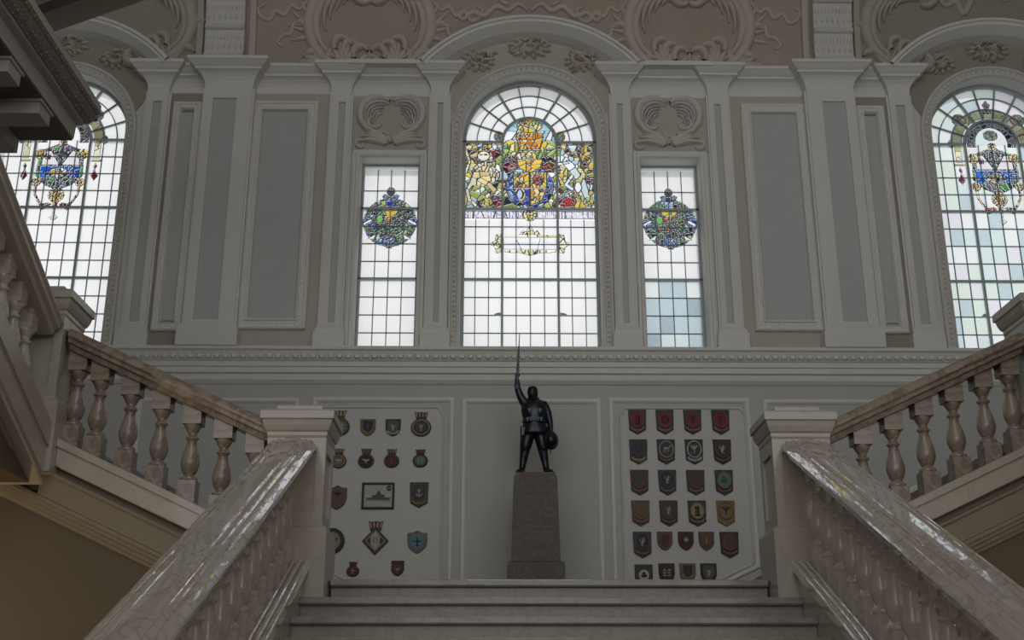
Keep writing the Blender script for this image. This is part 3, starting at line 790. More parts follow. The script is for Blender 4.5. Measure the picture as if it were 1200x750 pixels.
# motto scroll: blackletter strokes on white
st.begin('motto_glass')
st.put(st.rect(-.655, .655, 6.355, 6.445), (.34, .30, .42), .11, [(.36, .32, .44), (.30, .27, .40), (.40, .36, .48)])
rr = np.random.RandomState(3)
lm = np.zeros(st.X.shape, bool); x = -.645
while x < .64:
    if abs(x) > .075 and abs(abs(x) - .272) > .02:
        h0, h1 = 6.368 + .01 * rr.rand(), 6.425 + .012 * rr.rand()
        lm |= st.line([(x, h0), (x + .006 * (rr.rand() - .5), h1)], .011)
        if rr.rand() < .5: lm |= st.line([(x, h1 if rr.rand() < .5 else h0), (x + .02, h0 + .03)], .009)
    x += .019 + .012 * (rr.rand() < .25)
lm &= st.rect(-.655, .655, 6.355, 6.445); st.col[lm] = (.88, .86, .90)
st.put(st.ell(0, 6.40, .065, .07), CRM, .03, [CRM, YEL, (.7, .66, .3)]); st.put(st.ell(-.02, 6.41, .018, .02) | st.ell(.02, 6.41, .018, .02), GLD, 0)
st.put(st.ell(-.0, 6.445, .03, .02), BLU, 0)
# name cartouche below
st.begin('cartouche_glass')
CG = [(.76, .72, .46), (.80, .77, .58), (.64, .58, .30), (.78, .76, .62)]
st.put(st.poly([(-.12, 6.17), (-.07, 6.24), (-.04, 6.22), (0, 6.30), (.04, 6.22), (.07, 6.24), (.12, 6.17)]), CRM, .035, CG)
st.put(st.rect(-.27, .27, 6.155, 6.19), CRM, .06, CG)
st.put(st.poly([(-.27, 6.025), (.27, 6.025), (.24, 6.0), (.10, 5.995), (0, 5.965), (-.10, 5.995), (-.24, 6.0)]), CRM, .04, CG)
for k in (-1, 1): st.put(st.poly([(k * .28, 6.20), (k * .335, 6.19), (k * .345, 6.13), (k * .39, 6.09), (k * .345, 6.05), (k * .33, 5.99), (k * .28, 6.0)]), CRM, .035, CG)
st.put(st.rect(-.265, .265, 6.03, 6.15), (.80, .80, .80), 0)
st.lead |= st.line([(-.14, 6.15), (-.085, 6.03)], .007) | st.line([(.10, 6.15), (.07, 6.03)], .007)
clear = lambda: 'glass_clear'
fan_panes(W1, 0, clear)
grid_panes(W1, 0, ROWS[:-1] + [6.355], clear, st)
for k in (-1, 1):   # casement stays
    b = MB(); b.prism([(k * .285, 5.34), (k * .285, 5.37), (k * .315, 5.365), (k * .345, 5.355), (k * .315, 5.345)], GY - .05, GY - .02); b.build('casement_stay', 'steel', W1)
st.build(W1)

# --- the two slim windows with foliage roundels
def slim_window(name, cx, pick, seed):
    w = struct(empty(name)); hw = .288
    m = MB(); m.ring(cx, (SILL + SQTOP) / 2, hw, (SQTOP - SILL) / 2, [(0, .03), (.022, .03), (.022, -.03), (0, -.03), (0, .03)], GY); m.build('frame', 'steel', w)
    for z in (5.72, 6.46):
        m = MB(); m.box(cx - hw, cx + hw, GY - .03, GY + .03, z - .010, z + .010); m.build('transom', 'steel', w)
    s = Stain(cx - .276, cx + .276, 5.90, 6.90, .006, seed)
    zc = 6.315
    s.begin('wreath_glass')
    FO = [GRN, LGR, (.08, .22, .08), DRK, YEL, (.10, .26, .24), BRN, (.05, .14, .10), SKY, DRK]
    s.put(s.ell(cx, zc, .262, .262), GRN, .030, FO + [BLU, DRK])
    s.put(s.ell(cx, zc - .27, .03, .03) & (s.Z > 6.04), (.16, .18, .20), 0)
    s.put(s.ell(cx - .225, zc + .0, .06, .045) | s.ell(cx + .225, zc, .06, .045), BLU, .035, [BLU, (.08, .22, .62), (.06, .12, .5)])
    s.put(s.line([(cx - .25, zc - .02), (cx - .19, zc + .015)], .028), WHT, 0); s.put(s.line([(cx + .19, zc + .015), (cx + .25, zc - .02)], .028), WHT, 0)
    s.put(s.ell(cx, zc - .20, .06, .045), BLU, .035, [BLU, (.08, .22, .62)]); s.put(s.line([(cx - .01, zc - .22), (cx + .025, zc - .17)], .02), WHT, 0)
    for k in (-1, 1): s.put(s.poly([(cx + k * .12, zc - .12), (cx + k * .22, zc - .18), (cx + k * .15, zc - .185)]), WHT, 0)
    s.put(s.ell(cx, zc, .15, .15), GRN, .030, [DRK, (.06, .12, .06), GRN, (.10, .12, .16), BRN, (.05, .14, .10)])
    s.put(s.ell(cx - .10, zc + .03, .033, .04), (.25, .55, .15), 0); s.put(s.ell(cx - .02, zc + .04, .04, .035), (.45, .10, .05), .03, [(.45, .10, .05), ORG])
    s.put(s.poly([(cx - .085, zc + .125), (cx + .085, zc + .125), (cx + .07, zc + .095), (cx + .03, zc + .065), (cx - .03, zc + .065), (cx - .07, zc + .095)]), GLD, .045, [GLD, YEL])
    s.put(s.rect(cx - .262, cx + .262, 6.452, 6.472) & s.ell(cx, zc, .262, .262), (.10, .10, .11), 0)
    s.put(s.poly([(cx - .04, 6.49), (cx + .04, 6.49), (cx + .05, 6.55), (cx - .05, 6.55)]), BLU, .04, [BLU, (.4, .55, .8)])
    s.begin('crest_glass')
    s.put(s.poly([(cx - .09, 6.60), (cx - .07, 6.56), (cx - .05, 6.545), (cx + .05, 6.545), (cx + .07, 6.56), (cx + .09, 6.60), (cx + .06, 6.62), (cx, 6.60), (cx - .06, 6.62)]), (.12, .14, .24), .035, [(.14, .16, .28), (.10, .10, .16), (.2, .26, .45)])
    s.put(s.ell(cx, 6.645, .045, .05), (.14, .13, .16), 0); s.put(s.ell(cx, 6.675, .014, .012), WHT, 0)
    rows = ROWS + [6.655, 6.885]
    cols = [-.266, -.133, 0, .133, .266]
    zs = rows
    for i, (xa, xb) in enumerate(zip(cols, cols[1:])):
        for j, (za, zb) in enumerate(zip(zs, zs[1:])): 
            mat = pick(i, j)
            if not (s.covers(cx + xa, cx + xb, za, zb) > .97 or s.back(cx + xa, cx + xb, za, zb, mat)): rect_pane(w, cx + xa, cx + xb, za, zb, mat)
    for x in cols[1:-1]:
        b = MB(); b.box(cx + x - .004, cx + x + .0035, GY - .009, GY + .006, zs[0], zs[-1]); b.build('glazing_bar', 'lead', w)
    for z in zs[1:-1]:
        b = MB(); b.box(cx + cols[0], cx + cols[-1], GY - .009, GY + .006, z - .004, z + .004); b.build('glazing_bar', 'lead', w)
    s.build(w)
slim_window('window_2', -1.375, lambda i, j: 'glass_clear', 11)
rg = random.Random(4)
slim_window('window_3', 1.375, lambda i, j: rg.choice(['glass_blue', 'glass_smoke', 'glass_blue', 'glass_aqua']) if j < 3 else ('glass_blue' if j == 3 and rg.random() < .4 else ('glass_pale' if j == 3 else 'glass_clear')), 12)

# --- the two outer windows with civic shields
def shield_window(name, cx, pick, seed):
    w = struct(empty(name)); tall_frame(w, cx)
    s = Stain(cx - .672, cx + .672, 6.27, 7.72, .006, seed)
    s.begin('border_glass')
    CB = [(.62, .60, .38), (.70, .68, .48), (.56, .52, .30), (.66, .66, .50)]
    arch_band = s.ell(cx, SPRING, .40, .40) & ~s.ell(cx, SPRING, .30, .30) & (s.Z > SPRING)
    s.put(arch_band, CRM, .075, CB)
    for k in (-1, 1):
        s.put(s.rect(*sorted((cx + k * .315, cx + k * .385)), 6.99, SPRING), CRM, .055, CB)
        s.put(s.rect(*sorted((cx + k * .30, cx + k * .40)), 6.955, 6.985), (.45, .42, .28), 0)
        s.put(s.poly([(cx + k * .35, 6.95), (cx + k * .37, 6.91), (cx + k * .35, 6.87), (cx + k * .39, 6.80), (cx + k * .35, 6.745), (cx + k * .31, 6.80), (cx + k * .335, 6.87), (cx + k * .33, 6.91)]), MAR, .05, [(.22, .08, .10), MAR, BRN])
        s.put(s.ell(cx + k * .30, 7.475, .075, .07), CRM, .03, [CRM, (.55, .28, .12), (.75, .60, .5), WHT, MAR])
        s.put(s.ell(cx + k * .415, 7.20, .03, .05), BRN, .025, [CRM, BRN, SKY])
    s.put(s.poly([(cx - .06, 7.54), (cx + .06, 7.54), (cx + .02, 7.60), (cx + .045, 7.65), (cx, 7.70), (cx - .045, 7.65), (cx - .02, 7.60)]), PUR, .035, [(.25, .12, .12), PUR, ORG])
    s.begin('swag_glass')
    s.put(s.ell(cx, SPRING + .02, .255, .27) & ~s.ell(cx, SPRING + .02, .16, .17) & (s.Z > SPRING - .03), (.10, .10, .13), .04, [(.10, .10, .13), (.16, .14, .18), (.25, .2, .26), (.06, .07, .08), (.42, .36, .34)])
    s.put(s.ell(cx, 7.30, .075, .06), WHT, .035, [(.72, .68, .5), (.75, .7, .6), (.5, .4, .3)])
    s.begin('civic_shield_glass')
    s.put(s.poly([(cx - .22, 7.08), (cx - .05, 7.15), (cx + .05, 7.15), (cx + .22, 7.08), (cx + .24, 6.80), (cx + .14, 6.70), (cx, 6.64), (cx - .14, 6.70), (cx - .24, 6.80)]), (.10, .14, .14), .04, [(.10, .16, .14), (.06, .08, .08), (.14, .22, .28), (.20, .16, .24), GRN])
    s.put(s.poly([(cx - .175, 7.07), (cx + .175, 7.07), (cx + .19, 6.92), (cx - .19, 6.92)]), (.76, .72, .74), .0)
    s.put(s.poly([(cx - .11, 7.085), (cx + .11, 7.085), (cx, 6.90)]), DRK, .018, [(.04, .05, .06), (.35, .42, .44), (.08, .10, .10)])
    s.put(s.rect(cx - .15, cx - .105, 6.98, 7.03), (.30, .08, .2), 0)
    s.put(s.rect(cx - .20, cx + .20, 6.78, 6.905), BLU, .05, [(.04, .16, .55), (.05, .24, .70), (.03, .10, .40)])
    s.put(s.ell(cx - .01, 6.83, .10, .055), CRM, .035, [(.70, .66, .5), WHT, (.25, .3, .2), DRK, (.6, .4, .15)])
    for q in ((cx, 7.175, .045), (cx - .21, 7.04, .058), (cx + .21, 7.04, .058), (cx - .215, 6.73, .05), (cx + .215, 6.73, .05), (cx, 6.59, .082)):
        s.put(s.ell(q[0], q[1], q[2], q[2]), GLD, .026, [(.72, .56, .16), CRM, (.6, .42, .08), YEL]); s.put(s.ell(q[0], q[1], q[2] * .38, q[2] * .38), (.45, .26, .04), 0)
    s.begin('festoon_glass')
    for k in (-1, 1):
        s.put(s.line([(cx + k * .215, 6.69), (cx + k * .21, 6.60), (cx + k * .165, 6.52), (cx + k * .12, 6.48)], .028), GLD, .03, [CRM, (.5, .3, .1), (.4, .14, .12), DRK])
        s.put(s.poly([(cx + k * .17, 6.50), (cx + k * .13, 6.42), (cx + k * .03, 6.49), (cx + k * .06, 6.51)]), MAR, .03, [(.35, .08, .08), MAR, (.5, .2, .12)])
    s.put(s.poly([(cx - .035, 6.53), (cx + .035, 6.53), (cx + .015, 6.45), (cx - .015, 6.45)]), ORG, .03, [GLD, ORG])
    s.put(s.line([(cx, 6.46), (cx, 6.39)], .03) , (.5, .52, .55), 0); s.put(s.poly([(cx - .05, 6.35), (cx, 6.40), (cx + .05, 6.35), (cx, 6.31)]), (.62, .62, .6), 0)
    fan_panes(w, cx, pick)
    grid_panes(w, cx, ROWS + [6.645, 6.83, 7.015, SPRING], pick, s)
    # the head inside the small arch
    for a0, a1 in ((-90, -30), (-30, 30), (30, 90)):
        A = [math.radians(a0 + (a1 - a0) * t / 4) for t in range(5)]
        pane(w, [(cx, SPRING)] + [(cx + .265 * math.sin(a), SPRING + .265 * math.cos(a)) for a in A], pick())
    if cx > 0:
        b = MB(); b.prism([(cx - .285, 5.34), (cx - .285, 5.37), (cx - .325, 5.375), (cx - .345, 5.35), (cx - .315, 5.345)], GY - .05, GY - .02); b.build('casement_stay', 'steel', w)
    s.build(w)
shield_window('window_4', -4.67, lambda: 'glass_clear', 21)
rg2 = random.Random(8)
shield_window('window_5', 4.67, lambda: rg2.choice(['glass_green', 'glass_aqua', 'glass_pale', 'glass_lilac', 'glass_pale', 'glass_green', 'glass_blue']), 22)

# ------------------------------------------------------------------ dado panels
dado_prof = [(0, 0), (0, .012), (.01, .022), (.03, .022), (.045, .010), (.05, 0)]
DW = D - .012
def dado_panel(poly, name='dado_panel_moulding'):
    m = MB(); m.polyring(poly, dado_prof, DW); return m.build(name, 'trim_white', WALL)
dado_panel([(-.635, 2.5), (.635, 2.5), (.635, 4.475), (-.635, 4.475)])
for s in (-1, 1):
    def P(pts): return [(s * x, z) for x, z in (pts if s > 0 else pts[::-1])]
    dado_panel(P([(.705, 2.50), (1.02, 2.50), (2.0, 2.95), (2.0, 4.485), (.705, 4.485)]))
    dado_panel(P([(2.12, 3.02), (3.60, 3.70), (3.60, 4.475), (2.12, 4.475)]))
    # painted board that carries the plaques, its corners nicked
    pts = P([(.80, 2.56), (1.04, 2.56), (1.925, 2.965), (1.955, 3.02), (1.955, 4.33), (1.935, 4.345), (1.93, 4.37), (1.90, 4.395), (.855, 4.395), (.825, 4.37), (.82, 4.345), (.80, 4.33)])
    m = MB(); m.prism(pts, DW - .014, DW); m.polyring(pts, [(0, .014), (0, .024), (.008, .028), (.018, .024), (.02, .014)], DW)
    m.build('plaque_board', 'board', WALL)
BY = DW - .014      # face of the boards
# raking skirting beside the side flights
for s in (-1, 1):
    m = MB()
    a, b = (1.5, LZ + .06), (3.3, LZ + .06 + .46 * 1.8)
    pts = [(s * 1.5, LZ), (s * 1.75, LZ), (s * 3.3, LZ + .72), (s * 3.3, LZ + .86), (s * 1.62, LZ + .10), (s * 1.5, LZ + .10)]
    m.prism(pts if s > 0 else pts[::-1], DW - .03, DW); m.build('stair_skirting', 'trim_white', WALL)

# ------------------------------------------------------------------ hall shell
m = MB(); m.box(-XW, XW, REAR_Y, D, -.1, 0); struct(m.build('floor', 'floor_marble'))
for s, nm in ((-1, 'wall_left'), (1, 'wall_right')):
    m = MB(); m.box(*sorted((s * XW, s * (XW + .2))), REAR_Y, D + .4, 0, 10.7); struct(m.build(nm, 'hall_wall'))
m = MB(); x0 = -XW
for cx, hw, z0, z1 in REAR_W:
    m.box(x0, cx - hw, REAR_Y - .3, REAR_Y, 0, 10.7); m.box(cx - hw, cx + hw, REAR_Y - .3, REAR_Y, 0, z0); m.box(cx - hw, cx + hw, REAR_Y - .3, REAR_Y, z1, 10.7); x0 = cx + hw
m.box(x0, XW, REAR_Y - .3, REAR_Y, 0, 10.7); struct(m.build('wall_rear', 'hall_wall'))
m = MB(); ZC = CZ0 + CR
m.box(-XW, SKYL[0], REAR_Y, CY0 - CR + .02, ZC - .005, ZC + .2); m.box(SKYL[1], XW, REAR_Y, CY0 - CR + .02, ZC - .005, ZC + .2)
m.box(SKYL[0], SKYL[1], REAR_Y, SKYL[2], ZC - .005, ZC + .2); m.box(SKYL[0], SKYL[1], SKYL[3], CY0 - CR + .02, ZC - .005, ZC + .2)
struct(m.build('ceiling', 'ceiling_white'))
m = MB(); m.box(-XW, XW, CY0 + .01, D + .42, 8.85, 9.0); m.box(-XW, XW, D + .3, D + .42, 8.85, 10.9); m.box(-XW, XW, 7.9, D + .42, ZC + .21, ZC + .3); struct(m.build('ceiling_attic', 'ceiling_white'))

# ------------------------------------------------------------------ stairs
RISE, TREAD = .1288, .28
m = MB(); m.box(-1.27, 1.27, 7.10, D - .012, LZ - .12, LZ); m.box(-1.47, 1.47, 7.28, D - .012, LZ - .12, LZ); LAND = struct(m.build('landing_floor', 'floor_marble'))
stair = empty('stone_stair', (0, 7.08, 0)); tag(stair, 'broad marble stair rising between the two sloping balustrades to the landing', 'stairs')
NST = 19
for k in range(NST):
    yk = -.28 * k; z = LZ - RISE * k
    if z - RISE < -.02 and k > 0 and z < .03: break
    m = MB(); w = 1.398 if k else 1.27
    zt = z + (.002 if k == 0 else 0)
    m.add([(-w, yk - .012, zt), (-w, yk - .028, zt - .008), (-w, yk - .028, zt - .034), (-w, yk - .018, zt - .044), (-w, yk + .28, zt - .044), (-w, yk + .28, zt),
           (w, yk - .012, zt), (w, yk - .028, zt - .008), (w, yk - .028, zt - .034), (w, yk - .018, zt - .044), (w, yk + .28, zt - .044), (w, yk + .28, zt)],
          [(0, 1, 2, 3, 4, 5), (11, 10, 9, 8, 7, 6)] + [(i, (i + 1) % 6, 6 + (i + 1) % 6, 6 + i) for i in range(6)])
    st_ = m.build('tread', 'tread_marble', stair)
    m = MB(); m.box(-w, w, yk + .004, yk + .03, max(0, z - RISE), z - .044); m.build('riser', 'riser_marble', stair)

def rake(mb, prof, p0, p1, side):
    """sweep a profile of (across, dz) from p0 to p1; side is the horizontal unit vector of 'across'"""
    sx, sy = side
    mb.loft([[(p[0] + sx * a, p[1] + sy * a, p[2] + dz) for a, dz in prof] for p in (p0, p1)])
def rail_profile():
    half = [(0, .001), (.028, 0), (.048, -.001), (.054, -.007), (.060, -.011), (.068, -.0115), (.082, -.0055), (.089, -.004), (.096, -.006), (.104, -.011), (.109, -.017),
            (.113, -.018), (.125, -.0125), (.131, -.0125), (.138, -.016), (.147, -.0235), (.156, -.034), (.164, -.044), (.169, -.054), (.168, -.062), (.158, -.070),
            (.150, -.076), (.146, -.098), (.115, -.105), (.105, -.135)]
    return [(-a, b) for a, b in half[:0:-1]] + half
RAIL = rail_profile()
RAILW = [(a * .86, max(dz, -.115)) for a, dz in RAIL]
RAIL2 = [(a * .76, dz) for a, dz in RAIL]
BAL = [(.047, .118), (.052, .126), (.052, .138), (.046, .146), (.034, .152), (.032, .160), (.041, .175), (.049, .195), (.055, .218), (.056, .235), (.053, .258), (.047, .290), (.037, .322), (.030, .352),
       (.0275, .376), (.037, .381), (.040, .388), (.037, .396), (.0275, .400), (.026, .415), (.030, .428), (.040, .438), (.040, .446), (.048, .456), (.052, .470), (.050, .476)]
BH = .575
def baluster_meshes(mat, lo=.10, hi=.10, bw=.054, tw=.056, t0=.472):
    v = MB(); v.lathe(BAL, n=16)
    b = MB(); b.box(-bw, bw, -bw, bw, -lo, .12)
    t = MB(); t.box(-tw, tw, -tw, tw, t0, BH + hi)
    out = []
    for mb, nm in ((v, 'baluster'), (b, 'base_block'), (t, 'top_block')):
        o = mb.build(nm, mat); out.append(o.data); bpy.data.objects.remove(o)
    return out
BM_RAIL = baluster_meshes('baluster_marble', hi=.035, bw=.050, tw=.047); BM_SIDE = baluster_meshes('side_marble')
def add_baluster(parent, meshes, x, y, z, h):
    o = bpy.data.objects.new('baluster', meshes[0]); COL.objects.link(o); o.parent = parent; o.location = (x, y, z); o.scale = (1, 1, h / BH)
    for nm, me in (('base_block', meshes[1]), ('top_block', meshes[2])):
        c = bpy.data.objects.new(nm, me); COL.objects.link(c); c.parent = o
# lower balustrades
for s in (-1, 1):
    side = 'left' if s < 0 else 'right'
    near = 'facing the board with the ship picture' if s < 0 else 'facing the board of red crests'
    root = empty('stair_balustrade', (s * 1.51, 6.86, 0))
    tag(root, 'marble balustrade with wide polished rail descending from the ' + ('ship picture board side' if s < 0 else 'red crests board side'), 'balustrade')
    L = 4.5; z0 = 3.222
    m = MB(); rake(m, RAILW, (0, 0, z0), (0, -L, z0 - SL * L), (s, 0)); m.build('handrail', 'rail_marble', root)
    zs = 2.515
    cap = [(-.14, -.055)]
    for c_, r_ in ((-.122, .016), (-.082, .016), (-.046, .014)):
        cap += [(c_ + r_ * math.cos(a), -.016 + r_ * math.sin(a)) for a in np.linspace(math.pi, 0, 9)] + [(c_ + r_ + .003, -.022)]
    cap += [(-.024, -.006), (-.018, 0), (.12, 0), (.12, -.055)]
    m = MB(); rake(m, cap, (0, 0, zs), (0, -L, zs - SL * L), (s, 0)); m.build('stringer_cap', 'stringer_marble', root)
    m = MB(); ye = -L
    m.add([(s * -.11, 0, zs - .05), (s * -.11, ye, zs - .05 - SL * L), (s * -.11, ye, 0), (s * -.11, 0, 0), (s * .11, 0, zs - .05), (s * .11, ye, zs - .05 - SL * L), (s * .11, ye, 0), (s * .11, 0, 0)],
          [(0, 1, 2, 3), (7, 6, 5, 4), (0, 4, 5, 1), (1, 5, 6, 2), (2, 6, 7, 3), (3, 7, 4, 0)])
    m.build('stringer', 'pale_marble', root)
    y = -.14
    while y > -L + .1:
        zb = zs + SL * y; zr = z0 + SL * y - .115
        add_baluster(root, BM_RAIL, 0, y, zb - .0, zr - zb); y -= .2

# side flights
def zb_side(x): return 2.800 + SL * (x - 1.962)
def zr_side(x): return 3.395 + SL * (x - 1.745)
for s in (-1, 1):
    fl = empty('side_stair', (s * 1.72, 8.9, LZ)); tag(fl, 'short marble stair climbing from the landing along the window wall ' + ('below the gallery cornice' if s < 0 else 'away from the gallery cornice'), 'stairs')
    for k in range(6):
        m = MB(); xa = -.27 + .29 * k; zt = .1483 * (k + 1)
        x0, x1 = sorted((s * (xa), s * (xa + .30)))
        m.box(x0, x1, -1.61, 1.65, zt - .06, zt); m.box(*sorted((s * (xa + .01), s * (xa + .04))), -1.61, 1.65, zt - .15, zt - .06); m.build('step', 'tread_marble', fl)
    ql = LZ + .89
    m = MB(); m.box(*sorted((s * 3.20, s * XW)), 7.28, D - .012, ql - .12, ql); struct(m.build('landing_floor', 'floor_marble'))
    # balustrade
    root = empty('side_balustrade', (s * 1.487, 7.06, 0))
    tag(root, 'brown marble balustrade climbing sideways from the landing ' + ('to the newel under the gallery cornice' if s < 0 else 'to the newel beside the tinted window'), 'balustrade')
    a, b = .188, 1.436
    m = MB(); rake(m, RAIL2, (s * a, 0, zr_side(1.487 + a)), (s * b, 0, zr_side(1.487 + b)), (0, 1)); m.build('handrail', 'side_marble', root)
    a, b = .207, 1.416
    pl = [(-.135, -.055), (-.135, -.005), (-.13, 0), (.13, 0), (.13, -.055), (-.128, -.07)]
    m = MB(); rake(m, [(-.135, -.048), (-.135, -.006), (-.128, 0), (.12, 0), (.12, -.05)], (s * a, 0, zb_side(1.487 + a)), (s * b, 0, zb_side(1.487 + b)), (0, 1)); m.build('stringer_cap', 'pale_marble', root)
    m = MB(); rake(m, [(-.118, -.048), (-.118, -.158), (-.110, -.165), (.12, -.165), (.12, -.048)], (s * a, 0, zb_side(1.487 + a)), (s * b, 0, zb_side(1.487 + b)), (0, 1)); m.build('stringer', 'pale_marble', root)
    xs_ = [min(1.757 + .194 * k, 2.868) for k in range(7)] if s < 0 else [min(1.894 + .194 * k, 2.842) for k in range(6)]
    for x in xs_:
        zb = zb_side(x); zr = zr_side(x) - .135
        add_baluster(root, BM_SIDE, s * (x - 1.487), 0, zb, zr - zb)
    # wall below the flight with its raking mouldings
    sd = 'left' if s < 0 else 'right'
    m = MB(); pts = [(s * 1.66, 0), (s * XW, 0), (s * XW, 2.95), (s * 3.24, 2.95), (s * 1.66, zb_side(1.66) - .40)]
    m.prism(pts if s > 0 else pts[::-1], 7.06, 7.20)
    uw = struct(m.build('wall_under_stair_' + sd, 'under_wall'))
    def band(prof, name, mat, x1=2.90):
        m = MB(); rake(m, prof, (s * 1.66, 7.06, zb_side(1.66)), (s * x1, 7.06, zb_side(x1)), (0, 1)); m.build(name, mat, uw)
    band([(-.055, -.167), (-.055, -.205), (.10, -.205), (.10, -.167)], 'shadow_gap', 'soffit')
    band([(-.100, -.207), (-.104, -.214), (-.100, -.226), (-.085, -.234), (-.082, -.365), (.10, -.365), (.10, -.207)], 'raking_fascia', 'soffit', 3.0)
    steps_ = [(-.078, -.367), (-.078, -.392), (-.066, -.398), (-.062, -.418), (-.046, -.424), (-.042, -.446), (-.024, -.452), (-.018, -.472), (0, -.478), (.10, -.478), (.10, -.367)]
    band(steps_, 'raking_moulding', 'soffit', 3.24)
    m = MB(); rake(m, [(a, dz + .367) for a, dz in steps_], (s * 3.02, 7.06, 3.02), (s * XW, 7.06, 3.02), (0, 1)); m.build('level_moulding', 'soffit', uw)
    # spandrel under the flight that turns back
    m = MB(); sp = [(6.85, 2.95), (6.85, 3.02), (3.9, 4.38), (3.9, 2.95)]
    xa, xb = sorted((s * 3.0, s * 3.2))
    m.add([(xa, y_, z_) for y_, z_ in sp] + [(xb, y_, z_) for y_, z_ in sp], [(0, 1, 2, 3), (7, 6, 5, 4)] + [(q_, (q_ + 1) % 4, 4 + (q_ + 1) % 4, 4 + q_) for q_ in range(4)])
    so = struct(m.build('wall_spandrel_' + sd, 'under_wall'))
    m = MB()
    for (o0, o1, out) in ((0, -.06, .03), (-.09, -.12, .015)):
        m.loft([[(s * (3.0 - out), y_, 3.02 + SL * (6.85 - y_) + o0), (s * (3.0 - out), y_, 3.02 + SL * (6.85 - y_) + o1), (s * 3.02, y_, 3.02 + SL * (6.85 - y_) + o1), (s * 3.02, y_, 3.02 + SL * (6.85 - y_) + o0)] for y_ in (6.5, 3.9)])
    m.build('spandrel_moulding', 'soffit', so)
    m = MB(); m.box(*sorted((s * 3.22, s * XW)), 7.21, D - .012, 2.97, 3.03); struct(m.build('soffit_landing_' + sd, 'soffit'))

# flights that turn back above the hall
for s in (-1, 1):
    root = empty('upper_balustrade', (s * 3.08, 6.855, 0))
    tag(root, 'marble balustrade rising over the hall from the upper newel ' + ('under the gallery cornice' if s < 0 else 'beside the tinted window'), 'balustrade')
    L = 3.0; z0 = 3.985; zs = 3.315
    m = MB(); rake(m, [(a * .9, dz) for a, dz in RAIL], (0, 0, z0), (0, -L, z0 + SL * L), (s, 0)); m.build('handrail', 'pale_marble', root)
    m = MB(); rake(m, [(-.16, -.15), (-.16, -.01), (-.15, 0), (.14, 0), (.14, -.15)], (0, 0, zs), (0, -L, zs + SL * L), (s, 0)); m.build('stringer_cap', 'pale_marble', root)
    m = MB(); rake(m, [(-.145, -.15), (-.145, -.30), (-.13, -.31), (-.13, -.34), (-.15, -.35), (-.15, -.375), (.14, -.375), (.14, -.15)], (0, 0, zs), (0, -L, zs + SL * L), (s, 0)); m.build('stringer', 'pale_marble', root)
    y = -.16
    while y > -L + .1:
        zb = zs - SL * y; zr = z0 - SL * y - .135
        add_baluster(root, BM_RAIL, 0, y, zb, zr - zb); y -= .2
    fl = empty('upper_stair', (s * 4.9, 6.5, LZ + .89)); tag(fl, 'marble stair turning back over the hall ' + ('under the gallery cornice' if s < 0 else 'beside the tinted window'), 'stairs')
    for k in range(10):
        m = MB(); m.box(-1.65, 1.65, -.28 * (k + 1) - .02, -.28 * k, RISE * (k + 1) - .17, RISE * (k + 1)); m.build('step', 'tread_marble', fl)
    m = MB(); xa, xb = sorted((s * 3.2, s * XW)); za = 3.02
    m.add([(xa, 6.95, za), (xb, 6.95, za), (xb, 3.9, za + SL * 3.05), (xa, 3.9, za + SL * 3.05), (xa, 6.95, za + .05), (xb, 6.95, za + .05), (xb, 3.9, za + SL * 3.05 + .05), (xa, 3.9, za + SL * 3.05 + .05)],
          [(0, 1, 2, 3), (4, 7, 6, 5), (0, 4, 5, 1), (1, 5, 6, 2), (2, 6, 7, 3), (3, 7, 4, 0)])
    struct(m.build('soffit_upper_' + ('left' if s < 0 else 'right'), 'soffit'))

# newel posts
def sq_loft(mb, prof, cx=0, cy=0):
    mb.loft([[(cx - h, cy - h, z), (cx + h, cy - h, z), (cx + h, cy + h, z), (cx - h, cy + h, z)] for h, z in prof])
def newel(x, y, z, zbot, label):
    r = empty('newel_post', (x, y, z)); tag(r, label, 'newel post')
    m = MB(); sq_loft(m, [(.205, zbot), (.205, .255), (.200, .27), (.178, .283), (.172, .30)]); m.build('newel_base', 'pale_marble', r)
    m = MB(); sq_loft(m, [(.155, .30), (.155, .80)])
    for sx in (-1, 1):      # corner posts and rails leave a sunk panel in each face
        for sy in (-1, 1): m.box(*sorted((sx * .118, sx * .172)), *sorted((sy * .118, sy * .172)), .30, .80)
        for z0, z1 in ((.30, .36), (.72, .80)):
            m.box(*sorted((sx * .15, sx * .1715)), -.118, .118, z0, z1); m.box(-.118, .118, *sorted((sx * .15, sx * .1715)), z0, z1)
    m.build('newel_shaft', 'pale_marble', r)
    m = MB(); sq_loft(m, [(.170, .80), (.176, .815), (.176, .835), (.186, .845), (.198, .875), (.204, .905), (.216, .91), (.216, .955), (.208, .965)]); c_ = m.build('newel_cap', 'pale_marble', r)
    m = MB(); sq_loft(m, [(.135, .965), (.135, 1.005), (.12, 1.015)]); m.build('cap_block', 'pale_marble', r)
for s in (-1, 1):
    newel(s * 1.487, 7.065, LZ, -.1285, 'square pale newel post heading the broad stair before the ' + ('ship picture board' if s < 0 else 'red crests board'))
    newel(s * 3.11, 7.065, LZ + .752, -.16, 'square pale newel post atop the side stair ' + ('under the gallery cornice' if s < 0 else 'beside the tinted window'))

